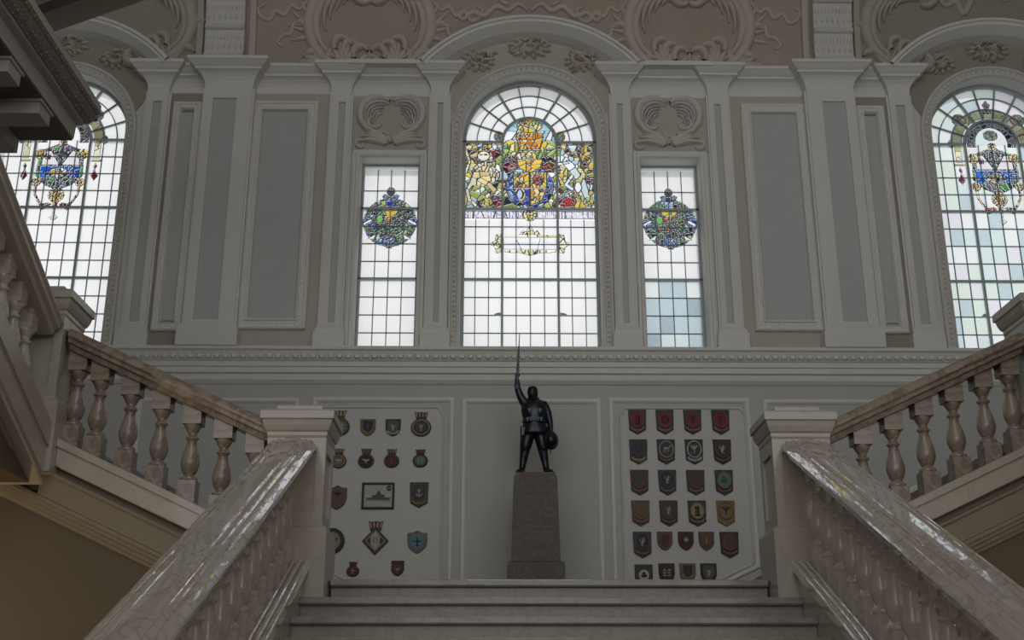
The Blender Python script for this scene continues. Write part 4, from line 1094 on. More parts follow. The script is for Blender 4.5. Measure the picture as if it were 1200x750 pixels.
# ------------------------------------------------------------------ gallery cornice over the left flight
gal = struct(empty('trim_gallery', (-3.33, 8.1, 5.69)))
GP = [(0, .34), (-.018, .335), (-.03, .315), (-.045, .285), (-.075, .26), (-.105, .25), (-.115, .237), (-.17, .235), (-.178, .12), (-.585, .11), (-.585, 0), (-3.27, 0), (-3.27, .40), (0, .40)]
m = MB(); m.loft([[(x, 0, z) for x, z in GP], [(x, -5.2, z) for x, z in GP]]); m.build('cornice', 'gallery', gal)
m = MB(); rnd = random.Random(2); y = -.03
prof_pts = [(0, .34), (-.03, .315), (-.045, .285), (-.075, .26), (-.105, .25)]
while y > -2.6:   # carved leaf band on the crown moulding
    for (x, z), (x2, z2) in zip(prof_pts, prof_pts[1:]):
        cx_, cz_ = (x + x2) / 2, (z + z2) / 2; n_ = Vector((-(z2 - z), 0, (x2 - x))).normalized()
        if n_.z > 0: n_ = -n_
        d_ = Vector((x2 - x, 0, z2 - z)); hh = .010 + .012 * rnd.random(); wy = .022
        p = Vector((cx_, y + .01 * (rnd.random() - .5), cz_))
        m.add([tuple(p - d_ * .45), tuple(p + Vector((0, -wy, 0))), tuple(p + d_ * .45), tuple(p + Vector((0, wy, 0))), tuple(p + n_ * hh)], [(0, 1, 4), (1, 2, 4), (2, 3, 4), (3, 0, 4)])
    y -= .05
m.build('leaf_band', 'gallery_leaf', gal)
m = MB(); m.loft([[(x + .002, 0, z - .002) for x, z in prof_pts], [(x + .002, -5.2, z - .002) for x, z in prof_pts]], False); m.build('crown_moulding', 'gallery_leaf', gal)
for k in range(7):
    m = MB(); y0 = -.42 - .56 * k
    m.box(-.56, -.20, y0 - .20, y0, .0, .112); m.box(-.58, -.185, y0 - .22, y0 + .02, .085, .112); m.build('bracket', 'gallery', gal)
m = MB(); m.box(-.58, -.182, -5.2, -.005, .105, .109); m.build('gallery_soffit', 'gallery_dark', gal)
# ceiling beam crossing from the gallery
BX0, BY0, BX1, BY1 = -3.59, 7.63, -2.835, 7.232
bm_ = struct(empty('trim_beam', (BX0, BY0, 6.45)))
d = Vector((BX1 - BX0, BY1 - BY0, 0)).normalized(); q = Vector((-d.y, d.x, 0))
m = MB()
def beam(mb, w0, w1, z0, z1, L=3.2):
    vs = []
    for t in (-.6, L):
        for w, z in ((w0, z0), (w1, z0), (w1, z1), (w0, z1)): p = d * t + q * w; vs.append((p.x, p.y, z))
    mb.add(vs, [(0, 1, 2, 3), (7, 6, 5, 4), (0, 4, 5, 1), (1, 5, 6, 2), (2, 6, 7, 3), (3, 7, 4, 0)])
beam(m, -.30, .02, 0, .5); m.build('beam', 'beam_brown', bm_)
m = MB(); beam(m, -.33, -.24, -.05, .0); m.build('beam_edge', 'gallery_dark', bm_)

# ------------------------------------------------------------------ pedestal and bronze soldier
PX, PY = .008, 9.98
ped = empty('stone_pedestal', (PX, PY, LZ)); tag(ped, 'tapering brown granite pedestal under the bronze soldier', 'pedestal')
m = MB(); sq_loft(m, [(.232, 0), (.232, .43), (.225, .455), (.205, .468)]); m.build('plinth', 'granite', ped)
m = MB(); sq_loft(m, [(.198, .465), (.180, 1.16), (.176, 1.175), (.168, 1.178), (.166, 1.205)]); die = m.build('die', 'granite', ped)
m = MB(); rnd = random.Random(9)      # worn, unreadable lines of cut letters
for r in range(9):
    z = 1.09 - .052 * r - (.03 if r > 5 else 0); hwid = rnd.choice((.10, .13, .145, .14)); x = -hwid
    yf = -(.198 - (.018 / .695) * (z - .465)) - .0012
    while x < hwid:
        w = .008 + .008 * rnd.random()
        if rnd.random() > .15: m.box(x, x + w * .55, yf, yf + .004, z, z + .022 * (.6 + .4 * rnd.random()))
        x += w + .004
m.build('worn_inscription', 'granite_mark', die)['kind'] = 'stuff'

SK = .448
sol = empty('bronze_statue', (PX, PY, LZ + 1.205))
tag(sol, 'dark bronze soldier statue raising a bayoneted rifle on the granite pedestal', 'statue')
def BULK(r): return 1.22 if r > .03 else 1.1
def skin_mesh(name, chains, mat, parent, sub=2, smooth=True):
    """chains: list of lists of (x, y, z, rx, ry); a point may name an earlier one by ('ref', chain, index)"""
    V = []; Ed = []; R = []; ids = []; roots = []
    for ci, ch in enumerate(chains):
        cur = []; prev = None
        for p in ch:
            if p[0] == 'ref': i = ids[p[1]][p[2]]
            else:
                i = len(V); V.append(tuple(c * SK for c in p[:3])); R.append((p[3] * SK * BULK(p[3]), (p[4] if len(p) > 4 else p[3]) * SK * BULK(p[3])))
                if prev is None: roots.append(i)
            if prev is not None: Ed.append((prev, i))
            prev = i; cur.append(i)
        ids.append(cur)
    me = bpy.data.meshes.new(name); me.from_pydata(V, Ed, []); me.materials.append(MATS[mat])
    o = bpy.data.objects.new(name, me); COL.objects.link(o)
    bm = bmesh.new(); bm.from_mesh(me); lay = bm.verts.layers.skin.verify(); bm.verts.ensure_lookup_table()
    for i, v in enumerate(bm.verts): v[lay].radius = R[i]; v[lay].use_root = i in roots
    bm.to_mesh(me); bm.free()
    sk = o.modifiers.new('skin', 'SKIN'); sk.use_smooth_shade = smooth; sk.branch_smoothing = .3
    ss = o.modifiers.new('sub', 'SUBSURF'); ss.levels = sub; ss.render_levels = sub
    dg = bpy.context.evaluated_depsgraph_get(); ev = o.evaluated_get(dg)
    me2 = bpy.data.meshes.new_from_object(ev); me2.materials.clear(); me2.materials.append(MATS[mat])
    o.modifiers.clear(); o.data = me2; bpy.data.meshes.remove(me); o.parent = parent
    for p in me2.polygons: p.use_smooth = True
    return o
body = [
    [(0, 0, .93, .165, .125), (0, 0, 1.08, .165, .12), (-.005, 0, 1.24, .185, .13), (-.01, .01, 1.37, .175, .115), (-.02, .0, 1.455, .07, .07), (-.03, -.025, 1.53, .068, .075), (-.035, -.03, 1.60, .088, .098), (-.035, -.02, 1.675, .086, .098), (-.035, -.015, 1.725, .05, .055)],
    [('ref', 0, 3), (-.20, .01, 1.42, .085, .085), (-.265, -.01, 1.53, .070, .07), (-.315, -.02, 1.665, .058, .058), (-.332, -.03, 1.80, .048, .05), (-.338, -.035, 1.905, .036, .036), (-.338, -.04, 1.965, .044, .03)],
    [('ref', 0, 3), (.19, .01, 1.395, .085, .085), (.245, .02, 1.27, .070, .07), (.285, .03, 1.10, .056, .058), (.305, .0, .97, .046, .05), (.312, -.03, .875, .036, .034), (.315, -.04, .81, .044, .028)],
    [('ref', 0, 0), (-.105, 0, .86, .115, .115), (-.145, -.01, .68, .10, .105), (-.185, -.02, .50, .075, .085), (-.215, .01, .33, .066, .07), (-.24, .015, .15, .046, .05), (-.245, .02, .085, .055, .055), (-.285, -.07, .060, .056, .044), (-.325, -.15, .050, .050, .034), (-.345, -.19, .045, .030, .022)],
    [('ref', 0, 0), (.10, 0, .86, .115, .115), (.125, -.01, .68, .10, .105), (.15, -.02, .50, .075, .085), (.185, .01, .33, .066, .07), (.215, .015, .15, .046, .05), (.22, .02, .085, .055, .055), (.265, -.07, .060, .056, .044), (.31, -.15, .050, .050, .034), (.335, -.19, .045, .030, .022)],
    # fingers of the raised hand closed on the rifle, then those hooked on the helmet
    [(-.365, -.05, 1.985, .014), (-.36, -.085, 1.985, .012), (-.325, -.095, 1.985, .011), (-.305, -.075, 1.985, .010)],
    [(-.365, -.05, 1.962, .014), (-.36, -.088, 1.962, .012), (-.325, -.098, 1.962, .011), (-.303, -.075, 1.962, .010)],
    [(-.365, -.05, 1.938, .014), (-.36, -.085, 1.938, .012), (-.325, -.095, 1.938, .011), (-.305, -.075, 1.938, .010)],
    [(-.362, -.05, 1.915, .013), (-.355, -.08, 1.915, .011), (-.327, -.09, 1.915, .010), (-.31, -.075, 1.915, .009)],
    [(-.31, -.045, 1.93, .015), (-.292, -.06, 1.965, .013), (-.30, -.085, 2.0, .011)],
    [(.335, -.055, .785, .014), (.345, -.075, .745, .012), (.335, -.09, .715, .010)],
    [(.320, -.06, .78, .014), (.325, -.085, .735, .012), (.315, -.095, .70, .010)],
    [(.300, -.06, .78, .014), (.302, -.085, .735, .012), (.297, -.095, .70, .010)],
    [(.283, -.055, .785, .013), (.28, -.075, .745, .011), (.277, -.09, .72, .009)],
    [(.28, -.03, .83, .015), (.262, -.055, .80, .013), (.262, -.075, .765, .011)],
    # nose, brow, chin and ears
    [(-.037, -.12, 1.62, .012), (-.037, -.142, 1.592, .014)], [(-.075, -.108, 1.632, .014), (-.037, -.118, 1.636, .014), (.0, -.108, 1.632, .014)],
    [(-.037, -.105, 1.528, .022), (-.037, -.112, 1.520, .018)], [(-.062, -.112, 1.558, .007), (-.037, -.12, 1.556, .009), (-.012, -.112, 1.558, .007)],
    [(-.125, -.01, 1.61, .014, .02), (-.128, -.005, 1.585, .010, .016)], [(.055, -.01, 1.61, .014, .02), (.058, -.005, 1.585, .010, .016)],
]
skin_mesh('soldier_body', body, 'bronze', sol)
def sk(mb): mb.v = [tuple(c * SK for c in v) for v in mb.v]; return mb
m = MB(); m.smooth = True      # cropped hair
m.loft([[(-.035 + rx * math.cos(a), -.008 + ry * math.sin(a), z) for a in np.linspace(0, 2 * math.pi, 17)[:-1]] for rx, ry, z in ((.098, .104, 1.665), (.099, .106, 1.69), (.086, .094, 1.728), (.05, .055, 1.752), (.01, .01, 1.757))]); sk(m).build('hair', 'bronze', sol)
m = MB(); m.smooth = True      # tunic: chest, belt line, flared skirts
n_ = 24
def ringe(rx, ry, z, cx=0, wob=0):
    rx *= 1.15; ry *= 1.15
    return [(cx + (rx + wob * math.cos(5 * a)) * math.cos(a), (ry + wob * math.cos(6 * a)) * math.sin(a), z) for a in np.linspace(0, 2 * math.pi, n_ + 1)[:-1]]
m.loft([ringe(.235, .165, .78, 0, .012), ringe(.225, .16, .86, 0, .008), ringe(.20, .145, .97), ringe(.185, .135, 1.05), ringe(.20, .145, 1.13), ringe(.22, .155, 1.25, -.005), ringe(.215, .14, 1.36, -.008), ringe(.16, .11, 1.42, -.012), ringe(.08, .08, 1.47, -.018)])
sk(m).build('tunic', 'bronze', sol)
m = MB(); m.loft([ringe(.20, .150, 1.025), ringe(.208, .158, 1.03), ringe(.208, .158, 1.075), ringe(.20, .150, 1.08)]); sk(m).build('belt', 'bronze', sol)
for bx_, bz_, w_ in ((-.14, 1.05, .05), (-.08, 1.05, .045), (.06, 1.05, .045), (.12, 1.05, .05), (-.10, 1.22, .055), (.10, 1.22, .055)):
    m = MB(); m.cbox(bx_ - w_ / 2, bx_ + w_ / 2, -.205 + abs(bx_) * .2, -.11, bz_ - .045, bz_ + .045, .012); p_ = sk(m).build('ammunition_pouch', 'bronze', sol)
    m = MB(); m.box(bx_ - w_ / 2 - .003, bx_ + w_ / 2 + .003, -.212 + abs(bx_) * .2, -.12, bz_ + .008, bz_ + .048); sk(m).build('pouch_flap', 'bronze', p_)
for k in (-1, 1):
    m = MB(); m.smooth = True
    m.loft([[(x - .022, y, z), (x - .022, y - .014, z), (x + .022, y - .014, z), (x + .022, y, z)] for x, y, z in ((k * .09, -.135, 1.06), (k * .10, -.152, 1.2), (k * .115, -.14, 1.34), (k * .11, -.06, 1.44), (k * .11, .06, 1.43), (k * .10, .14, 1.3), (k * .09, .13, 1.06))]); sk(m).build('strap', 'bronze', sol)
m = MB(); m.cbox(-.275, -.165, -.12, .05, .74, .94, .02); sk(m).build('haversack', 'bronze', sol)
m = MB(); m.smooth = True; m.lathe([(.01, -.11), (.06, -.105), (.065, -.02), (.05, .03), (.02, .05), (.02, .07)], .215, .06, .93, 12); sk(m).build('water_bottle', 'bronze', sol)
for lx, kx in ((-.215, -1), (.19, 1)):      # breeches gathered at the knee, wound puttees
    m = MB(); m.smooth = True
    top = (-.145 if kx < 0 else .125)
    m.loft([[(cx_ + r_ * math.cos(a), -.01 + r_ * 1.05 * math.sin(a), z_) for a in np.linspace(0, 2 * math.pi, 17)[:-1]] for cx_, r_, z_ in ((top * .85, .135, .82), (top, .128, .70), (top * 1.15, .118, .58), (top * 1.27, .098, .50), (top * 1.32, .08, .465))])
    sk(m).build('breeches', 'bronze', sol)
    m = MB(); m.smooth = True; pr_ = []
    for k in range(11):
        z_ = .46 - .033 * k; r_ = .078 - .0028 * k + (.004 if k % 2 else 0); cx_ = top * 1.32 + (lx * 1.12 - top * 1.32) * (k / 10)
        pr_.append([(cx_ + r_ * math.cos(a), .008 + r_ * math.sin(a), z_ + .012 * math.cos(a)) for a in np.linspace(0, 2 * math.pi, 15)[:-1]])
    m.loft(pr_); sk(m).build('puttee', 'bronze', sol)
# helmet held by its rim, crown turned outward
m = MB(); m.smooth = True
hc = Vector((.315, -.105, .665)); ax = Vector((.45, -.85, -.10)).normalized(); e1 = ax.cross(Vector((0, 0, 1))).normalized(); e2 = e1.cross(ax)
m.loft([[tuple(hc + ax * h + e1 * (r * math.cos(a)) + e2 * (r * 1.12 * math.sin(a))) for a in np.linspace(0, 2 * math.pi, 21)[:-1]] for r, h in ((.105, -.005), (.160, -.022), (.162, -.014), (.118, .008), (.112, .03), (.10, .06), (.075, .085), (.04, .10), (.005, .105))])
hel = sk(m).build('helmet', 'bronze', sol)
m = MB(); m.tube([(.30, -.09, .52), (.295, -.095, .47), (.30, -.085, .42)], .012, 6); sk(m).build('chin_strap', 'bronze', hel)
# rifle with fixed bayonet
rf = empty('rifle', (0, 0, 0), sol)
def along(t): return Vector((-.338 + .055 * t, -.068 - .02 * t, 1.78 + 1.05 * t))
m = MB(); m.smooth = False
def sect(t, w, dp): p = along(t); return [(p.x - w, p.y - dp, p.z), (p.x + w, p.y - dp, p.z), (p.x + w, p.y + dp, p.z), (p.x - w, p.y + dp, p.z)]
m.loft([sect(-.10, .022, .055), sect(-.02, .024, .05), sect(.08, .02, .028), sect(.20, .024, .03), sect(.30, .030, .034), sect(.36, .027, .03), sect(.50, .022, .024), sect(.62, .019, .02), sect(.66, .012, .012)]); sk(m).build('stock', 'bronze', rf)
m = MB(); m.tube([along(.3), along(.6), along(.735)], .011, 8); sk(m).build('barrel', 'bronze', rf)
m = MB(); m.loft([sect(.62, .016, .014), sect(.66, .016, .014), sect(.67, .011, .006), sect(.95, .008, .005), sect(1.0, .001, .001)]); sk(m).build('bayonet', 'bronze', rf)
m = MB(); p = along(.26); m.tube([p, p + Vector((.05, -.01, -.02))], .008, 6); sk(m).build('bolt', 'bronze', rf)
m = MB(); m.cbox(-.37, .37, -.28, .20, .001, .016, .006); sk(m).build('statue_base', 'bronze', sol)

# ------------------------------------------------------------------ plaques
paint('wood_dark', (0.045, 0.027, 0.021), .4, .2, 14.); paint('wood_brown', (0.120, 0.063, 0.033), .4, .2, 14.); paint('wood_tan', (0.180, 0.108, 0.054), .4, .2, 14.)
paint('wood_gold', (0.216, 0.132, 0.042), .4, .15, 14.); paint('black', (.02, .02, .022), .4, .1, 9.); paint('maroon', (0.084, 0.018, 0.021), .5, .1, 9.); paint('crest_red', (0.180, 0.021, 0.024), .5, .1, 9.)
paint('silver', (0.331, 0.331, 0.317), .4, .1, 9.); paint('crest_white', (0.446, 0.446, 0.418), .5, .05, 9.); paint('crest_blue', (0.060, 0.120, 0.180), .5, .1, 9.); paint('crest_sky', (0.120, 0.216, 0.276), .5, .1, 9.)
paint('navy', (.02, .025, .05), .5, .1, 9.); paint('crest_green', (.05, .12, .08), .5, .1, 9.); paint('sea', (0.132, 0.180, 0.168), .5, .1, 9.); paint('brass', (0.180, 0.126, 0.072), .4, .15, 12., 0, 1, .5, .3); paint('copper', (0.156, 0.078, 0.054), .4, .15, 12., 0, 1, .5, .2)
paint('purple', (.09, .05, .12), .5, .1, 9.); paint('bone', (0.312, 0.252, 0.150), .5, .1, 9.); paint('dim_grey', (0.096, 0.096, 0.093), .5, .1, 9.)
def circ(cx, cz, rx, rz, n=20, a0=0): return [(cx + rx * math.cos(2 * math.pi * k / n + a0), cz + rz * math.sin(2 * math.pi * k / n + a0)) for k in range(n)]
def shield_pts(w, h, kind):
    a, b = w / 2, h / 2
    if kind == 'point': return [(-a, b), (-a * .92, -b * .62), (0, -b), (a * .92, -b * .62), (a, b)]
    if kind == 'heater': return [(-a, b), (-a * .98, -.05 * h), (-a * .82, -b * .50), (-a * .45, -b * .82), (0, -b), (a * .45, -b * .82), (a * .82, -b * .50), (a * .98, -.05 * h), (a, b)]
    if kind == 'peak': return [(-a, b * .78), (-a * .5, b * .80), (0, b), (a * .5, b * .80), (a, b * .78), (a, 0), (a * .85, -b * .45), (a * .45, -b * .80), (0, -b), (-a * .45, -b * .80), (-a * .85, -b * .45), (-a, 0)][::-1]
    if kind == 'round': return circ(0, 0, a, b, 24)
def ccw(p):
    A = sum(p[i - 1][0] * p[i][1] - p[i][0] * p[i - 1][1] for i in range(len(p)))
    return p if A > 0 else p[::-1]
def slab(root, name, pts, y0, th, mat, lip=None):
    """flat carved piece with bevelled edge standing proud of y0"""
    pts = ccw(pts); n = len(pts); m = MB(); c = Vector((sum(p[0] for p in pts) / n, sum(p[1] for p in pts) / n)); bv = min(.004, th * .5)
    def sh(p, k): v = Vector(p) - c; L = v.length; v = v * max(.3 * L, L - k) / max(L, 1e-6); return c + v
    m.loft([[(p[0], y0, p[1]) for p in pts], [(p[0], y0 - th + bv, p[1]) for p in pts], [(sh(p, bv).x, y0 - th, sh(p, bv).y) for p in pts]])
    return m.build(name, mat, root)
def hoop(root, name, cx, cz, rx, rz, w, y0, h, mat):
    m = MB(); mp = wallmap(y0); m.smooth = True
    stroke(m, [(cx + rx * math.cos(a), cz + rz * math.sin(a)) for a in np.linspace(0, 2 * math.pi, 22)], w, h, mp, (1, 1)); return m.build(name, mat, root)
def scroll(root, cz, w, dip, y0, mat):
    m = MB(); stroke(m, [(x * w / 2, cz - dip * (1 - x * x) + .012 * (abs(x) > .9)) for x in np.linspace(-1, 1, 11)], .013, .007, wallmap(y0), (1, 1)); return m.build('scroll', mat, root)
def fig(root, kind, cx, cz, s, y0, mat, nm='emblem'):
    """small emblem shapes, drawn in units of s"""
    m = MB(); mp = wallmap(y0)
    def S(pts, w=.16, t=(.6, .5)): stroke(m, [(cx + x * s, cz + y * s) for x, y in pts], w * s, .006, mp, t)
    if kind == 'beast': S([(-.5, .1), (0, .2), (.5, .05)], .24); S([(-.4, .1), (-.5, -.6)]); S([(-.1, .1), (-.15, -.6)]); S([(.35, .05), (.3, -.6)]); S([(.45, .1), (.65, .6), (.8, .5)])
    elif kind == 'rampant': S([(-.2, -.6), (0, 0), (.1, .6)], .24); S([(.05, .3), (.5, .5)], .12); S([(.0, .1), (.5, .05)], .12); S([(-.2, -.5), (.3, -.7)], .14); S([(-.1, -.1), (-.5, .3), (-.4, .7)], .1); S([(.05, .55), (.25, .75)], .18)
    elif kind == 'stag': S([(-.1, -.8), (0, .1)], .26); S([(0, .1), (-.5, .8)], .1); S([(0, .1), (.5, .8)], .1); S([(-.28, .45), (-.6, .4)], .08); S([(.28, .45), (.6, .4)], .08)
    elif kind == 'anchor': S([(0, -.7), (0, .7)], .12, (1, 1)); S([(-.65, -.2), (-.4, -.6), (0, -.75), (.4, -.6), (.65, -.2)], .13); S([(-.4, .4), (.4, .4)], .1, (1, 1))
    elif kind == 'clover':
        for a in (90, 210, 330):
            q = math.radians(a); S([(.08 * math.cos(q), .08 * math.sin(q)), (.3 * math.cos(q), .3 * math.sin(q)), (.6 * math.cos(q), .6 * math.sin(q))], .34, (.6, .9))
        S([(0, 0), (.1, -.8)], .1)
    elif kind == 'cross': S([(0, -.8), (0, .8)], .14, (.7, .7)); S([(-.7, .1), (.7, .1)], .14, (.7, .7)); S([(-.3, -.55), (.3, -.55)], .1, (.7, .7))
    elif kind == 'bird': S([(-.8, .3), (-.3, .1), (0, -.2)], .2); S([(.8, .3), (.3, .1), (0, -.2)], .2); S([(0, .4), (0, -.6)], .24)
    elif kind == 'tower': S([(0, -.8), (0, .5)], .34, (1, 1)); S([(-.4, .6), (.4, .6)], .16, (1, 1)); S([(-.5, -.8), (.5, -.8)], .14, (1, 1))
    elif kind == 'waves':
        for y in (-.5, 0, .5):
            for k in (-1, 1): S([(k * .15, y - .1), (k * .45, y + .12), (k * .75, y - .1)], .13, (.7, .7))
    elif kind == 'rose':
        for k in range(5): a = 2 * math.pi * k / 5 + 1.57; S([(.1 * math.cos(a), .1 * math.sin(a)), (.6 * math.cos(a), .6 * math.sin(a))], .3, (.8, .9))
    elif kind == 'diamond': 
        for y in np.linspace(-.6, .6, 5): S([(-.7 + abs(y), y), (.7 - abs(y), y)], .16, (1, 1))
    elif kind == 'plume': S([(0, -.7), (0, .2)], .16); S([(0, -.1), (-.5, .6), (-.7, .4)], .16); S([(0, -.1), (.5, .6), (.7, .4)], .16); S([(0, 0), (0, .8)], .2)
    elif kind == 'bull': S([(-.3, .3), (0, .1), (.3, .3)], .36, (.8, .8)); S([(0, .2), (0, -.7)], .34, (.9, .6)); S([(-.4, .4), (-.8, .7)], .12); S([(.4, .4), (.8, .7)], .12)
    elif kind == 'oval': S([(x, y) for x, y in arc(0, 0, .55, 0, 360, 14, 1.2)], .14, (1, 1)); S([(0, -.3), (0, .3)], .14)
    elif kind == 'hand': S([(0, -.8), (0, .1)], .34, (1, .9)); [S([(x, 0), (x * 1.2, .8)], .09) for x in (-.24, -.08, .08, .24)]
    return m.build(nm, mat, root)
def crown(root, cz, w, h, y0, mat, base):
    pts = [(-w * .36, -h / 2), (w * .36, -h / 2), (w * .5, h * .5), (w * .25, h * .42), (0, h * .5), (-w * .25, h * .42), (-w * .5, h * .5)]
    o = slab(root, 'naval_crown', [(x, cz + z) for x, z in pts], y0, .014, base)
    m = MB()
    for k in range(4): x = -w * .33 + w * .22 * k; stroke(m, [(x, cz - h * .2), (x * 1.1, cz + h * .1), (x * 1.15, cz + h * .36)], w * .06, .006, wallmap(y0 - .014), (.9, .9))
    m.build('crown_points', mat, o); return o
WD = .018
def plaque(x, z, w, h, label, wood, shape='point', field=None, ring=None, em=None, emcol=None, sc=None, cat='plaque', grp=None):
    r = empty('wall_plaque', (x, BY, z)); tag(r, label, cat, grp)
    slab(r, 'backboard', shield_pts(w, h, shape), 0, WD, wood)
    y = -WD
    if field:
        fm, fs, fw, fh, fz = field
        slab(r, 'crest_field', [(a, b + fz) for a, b in (circ(0, 0, fw / 2, fh / 2, 20) if fs == 'oval' else shield_pts(fw, fh, fs))], y, .006, fm)
        if ring: hoop(r, 'crest_ring', 0, fz, fw / 2, fh / 2, .0065, y - .003, .009, ring)
        if em: fig(r, em, 0, fz, min(fw, fh) * .42, y - .006, emcol)
    if sc: scroll(r, -h * .27, w * .72, h * .075, y, sc)
    return r
def badge(x, z, w, h, label, rim, inner, em, emcol, crowncol='gold', base='maroon', lozenge=False, rope='brass'):
    r = empty('ship_badge', (x, BY, z)); tag(r, label, 'plaque')
    ch = h * .30; dz = -h * .13; rad = w / 2
    pts = circ(0, dz, rad, (h - ch) / 2 * 1.0, 22) if not lozenge else [(0, dz - rad * 1.05), (rad, dz), (0, dz + rad * 1.05), (-rad, dz)]
    slab(r, 'backboard', pts, 0, WD, rim)
    k = .70 if not lozenge else .78
    slab(r, 'crest_field', [(a * k, dz + (b - dz) * k) for a, b in pts], -WD, .006, inner)
    if not lozenge: hoop(r, 'rope_border', 0, dz, rad * .80, (h - ch) / 2 * .80, w * .045, -WD, .010, rope)
    else:
        for sx, sz, c in ((-.42, 0, 'maroon'), (.42, 0, 'maroon'), (0, .42, 'crest_white'), (0, -.42, 'crest_white')):
            slab(r, 'lozenge_charge', [(sx * rad + rad * .22 * u, dz + sz * rad + rad * .26 * v) for u, v in ((1, 0), (0, 1), (-1, 0), (0, -1))], -WD - .006, .004, c)
    fig(r, em, 0, dz, rad * .55, -WD - .006, emcol)
    crown(r, h / 2 - ch * .55, w * (.66 if not lozenge else .55), ch, 0, crowncol, base)
    return r
# board with the ship picture
badge(-1.749, 4.233, .200, .25, 'crowned ship badge with pale blue field, partly behind the newel cap', 'wood_dark', 'crest_sky', 'bird', 'crest_white', 'gold', 'wood_brown')
plaque(-1.485, 4.194, .139, .158, 'small tan shield plaque with a blue field and cross, top row', 'wood_tan', 'heater', ('navy', 'heater', .085, .10, .01), None, 'cross', 'crest_sky')
plaque(-1.257, 4.194, .139, .158, 'small black shield plaque with silver chevron edge, top row beside the gold-headed badge', 'black', 'heater', ('dim_grey', 'heater', .10, .118, .0), None, 'bull', 'silver', 'silver')
badge(-1.003, 4.227, .185, .238, 'large crowned badge with a gold animal head on black', 'black', 'black', 'bull', 'bone', 'silver', 'maroon', rope='bone')
badge(-1.734, 3.910, .140, .187, 'crowned badge with a white bird on a brown roundel', 'wood_dark', 'wood_tan', 'bird', 'crest_white', 'gold', 'wood_dark', rope='bone')
badge(-1.489, 3.911, .146, .187, 'brown crowned badge with white wings on navy', 'wood_brown', 'navy', 'bird', 'crest_white', 'brass', 'wood_brown', rope='wood_brown')
badge(-1.260, 3.911, .138, .180, 'maroon crowned badge with a pink open hand', 'wood_dark', 'maroon', 'hand', 'copper', 'silver', 'maroon', rope='copper')
badge(-1.003, 3.912, .138, .172, 'crowned badge with a grey-green sea field', 'black', 'sea', 'waves', 'silver', 'brass', 'maroon', rope='dim_grey')
plaque(-1.732, 3.556, .170, .221, 'plain brown wooden shield with peaked top and a small bird', 'wood_brown', 'peak', None); fig(bpy.data.objects['wall_plaque.002'], 'bird', 0, .03, .045, -WD, 'wood_dark')
plaque(-1.006, 3.580, .168, .229, 'dark wooden shield with a white anchor over a scroll', 'wood_dark', 'point', ('black', 'heater', .10, .14, .02), None, 'anchor', 'crest_white', 'brass')
r_ = plaque(-1.760, 3.172, .224, .23, 'round black plaque with a gold crescent bird, partly behind the newel post', 'black', 'round', ('bone', 'oval', .15, .16, 0), None, 'bird', 'black')
badge(-1.379, 3.210, .235, .284, 'crowned lozenge badge with red and white charges under the ship picture', 'wood_dark', 'bone', 'oval', 'crest_white', 'gold', 'purple', True)
plaque(-1.011, 3.165, .172, .201, 'brown shield plaque with an aeroplane on pale blue', 'wood_tan', 'peak', ('crest_sky', 'heater', .128, .150, -.002), None, 'cross', 'navy')
badge(-1.565, 2.928, .112, .132, 'small red crowned badge with a white cross below the lozenge badge', 'wood_dark', 'crest_red', 'cross', 'crest_white', 'brass', 'maroon', rope='copper')
plaque(-1.176, 2.936, .112, .132, 'small dark red shield with a pale bird below the lozenge badge', 'maroon', 'heater', ('wood_dark', 'oval', .07, .07, -.01), 'copper', 'bird', 'silver')
pic = empty('ship_picture', (-1.37, BY, 3.572)); tag(pic, 'black framed monochrome picture of a grey warship', 'picture')
m = MB(); m.ring(0, 0, .144, .1185, [(0, 0), (0, .018), (.006, .022), (.016, .022), (.02, .012), (.02, 0)], 0); m.build('frame', 'black', pic)
m = MB(); m.box(-.128, .128, -.010, 0, -.102, .102); pc = m.build('print', 'crest_white', pic)
m = MB(); m.prism([(-.10, -.035), (.10, -.04), (.112, -.015), (.03, -.012), (-.04, -.016), (-.112, -.02)], -.0125, -.0095); m.build('hull', 'dim_grey', pc)
m = MB(); m.prism([(-.06, -.015), (-.05, .005), (-.02, .008), (-.01, .03), (.005, .055), (.02, .03), (.03, .012), (.055, .01), (.06, -.014)], -.0125, -.0095); m.build('superstructure', 'dim_grey', pc)
m = MB(); m.prism([(-.115, -.05), (.115, -.052), (.115, -.042), (-.115, -.038)], -.0125, -.0095); m.build('waterline', 'silver', pc)
m = MB(); stroke(m, [(.095 + .016 * math.cos(a), .068 + .02 * math.sin(a)) for a in np.linspace(0, 6.28, 14)], .006, .004, wallmap(-.0095), (1, 1)); m.box(.09, .10, -.0125, -.0095, .05, .088); m.build('printed_seal', 'black', pc)

# board of regimental crests
CX = [.962, 1.212, 1.465, 1.72]; RZ = [4.253, 3.977, 3.697, 3.421]
def std(i, j, label, wood, fieldm, ring, em, emcol, sc, grp=None):
    plaque(CX[i], RZ[j], .164, .230, label, wood, 'point', (fieldm, 'oval', .122, .150, .022), ring, em, emcol, sc, 'plaque', grp)
reds = 'dark shield plaque with a red oval crest, top row of the board of red crests'
for i in range(4): std(i, 0, 'dark shield plaque with red oval crest, ' + ('first', 'second', 'third', 'fourth')[i] + ' from the statue in the top row', 'wood_dark', 'crest_red', 'copper', ['tower', 'oval', 'rampant', 'stag'][i], 'maroon', 'brass', 'red crests in the top row')
std(0, 1, 'dark shield plaque with a purple rose in a pale ring and yellow scroll', 'wood_dark', 'black', 'dim_grey', 'rose', 'purple', 'bone')
std(1, 1, 'black shield plaque with a silver curled beast and pink scroll', 'black', 'black', 'silver', 'beast', 'silver', 'copper')
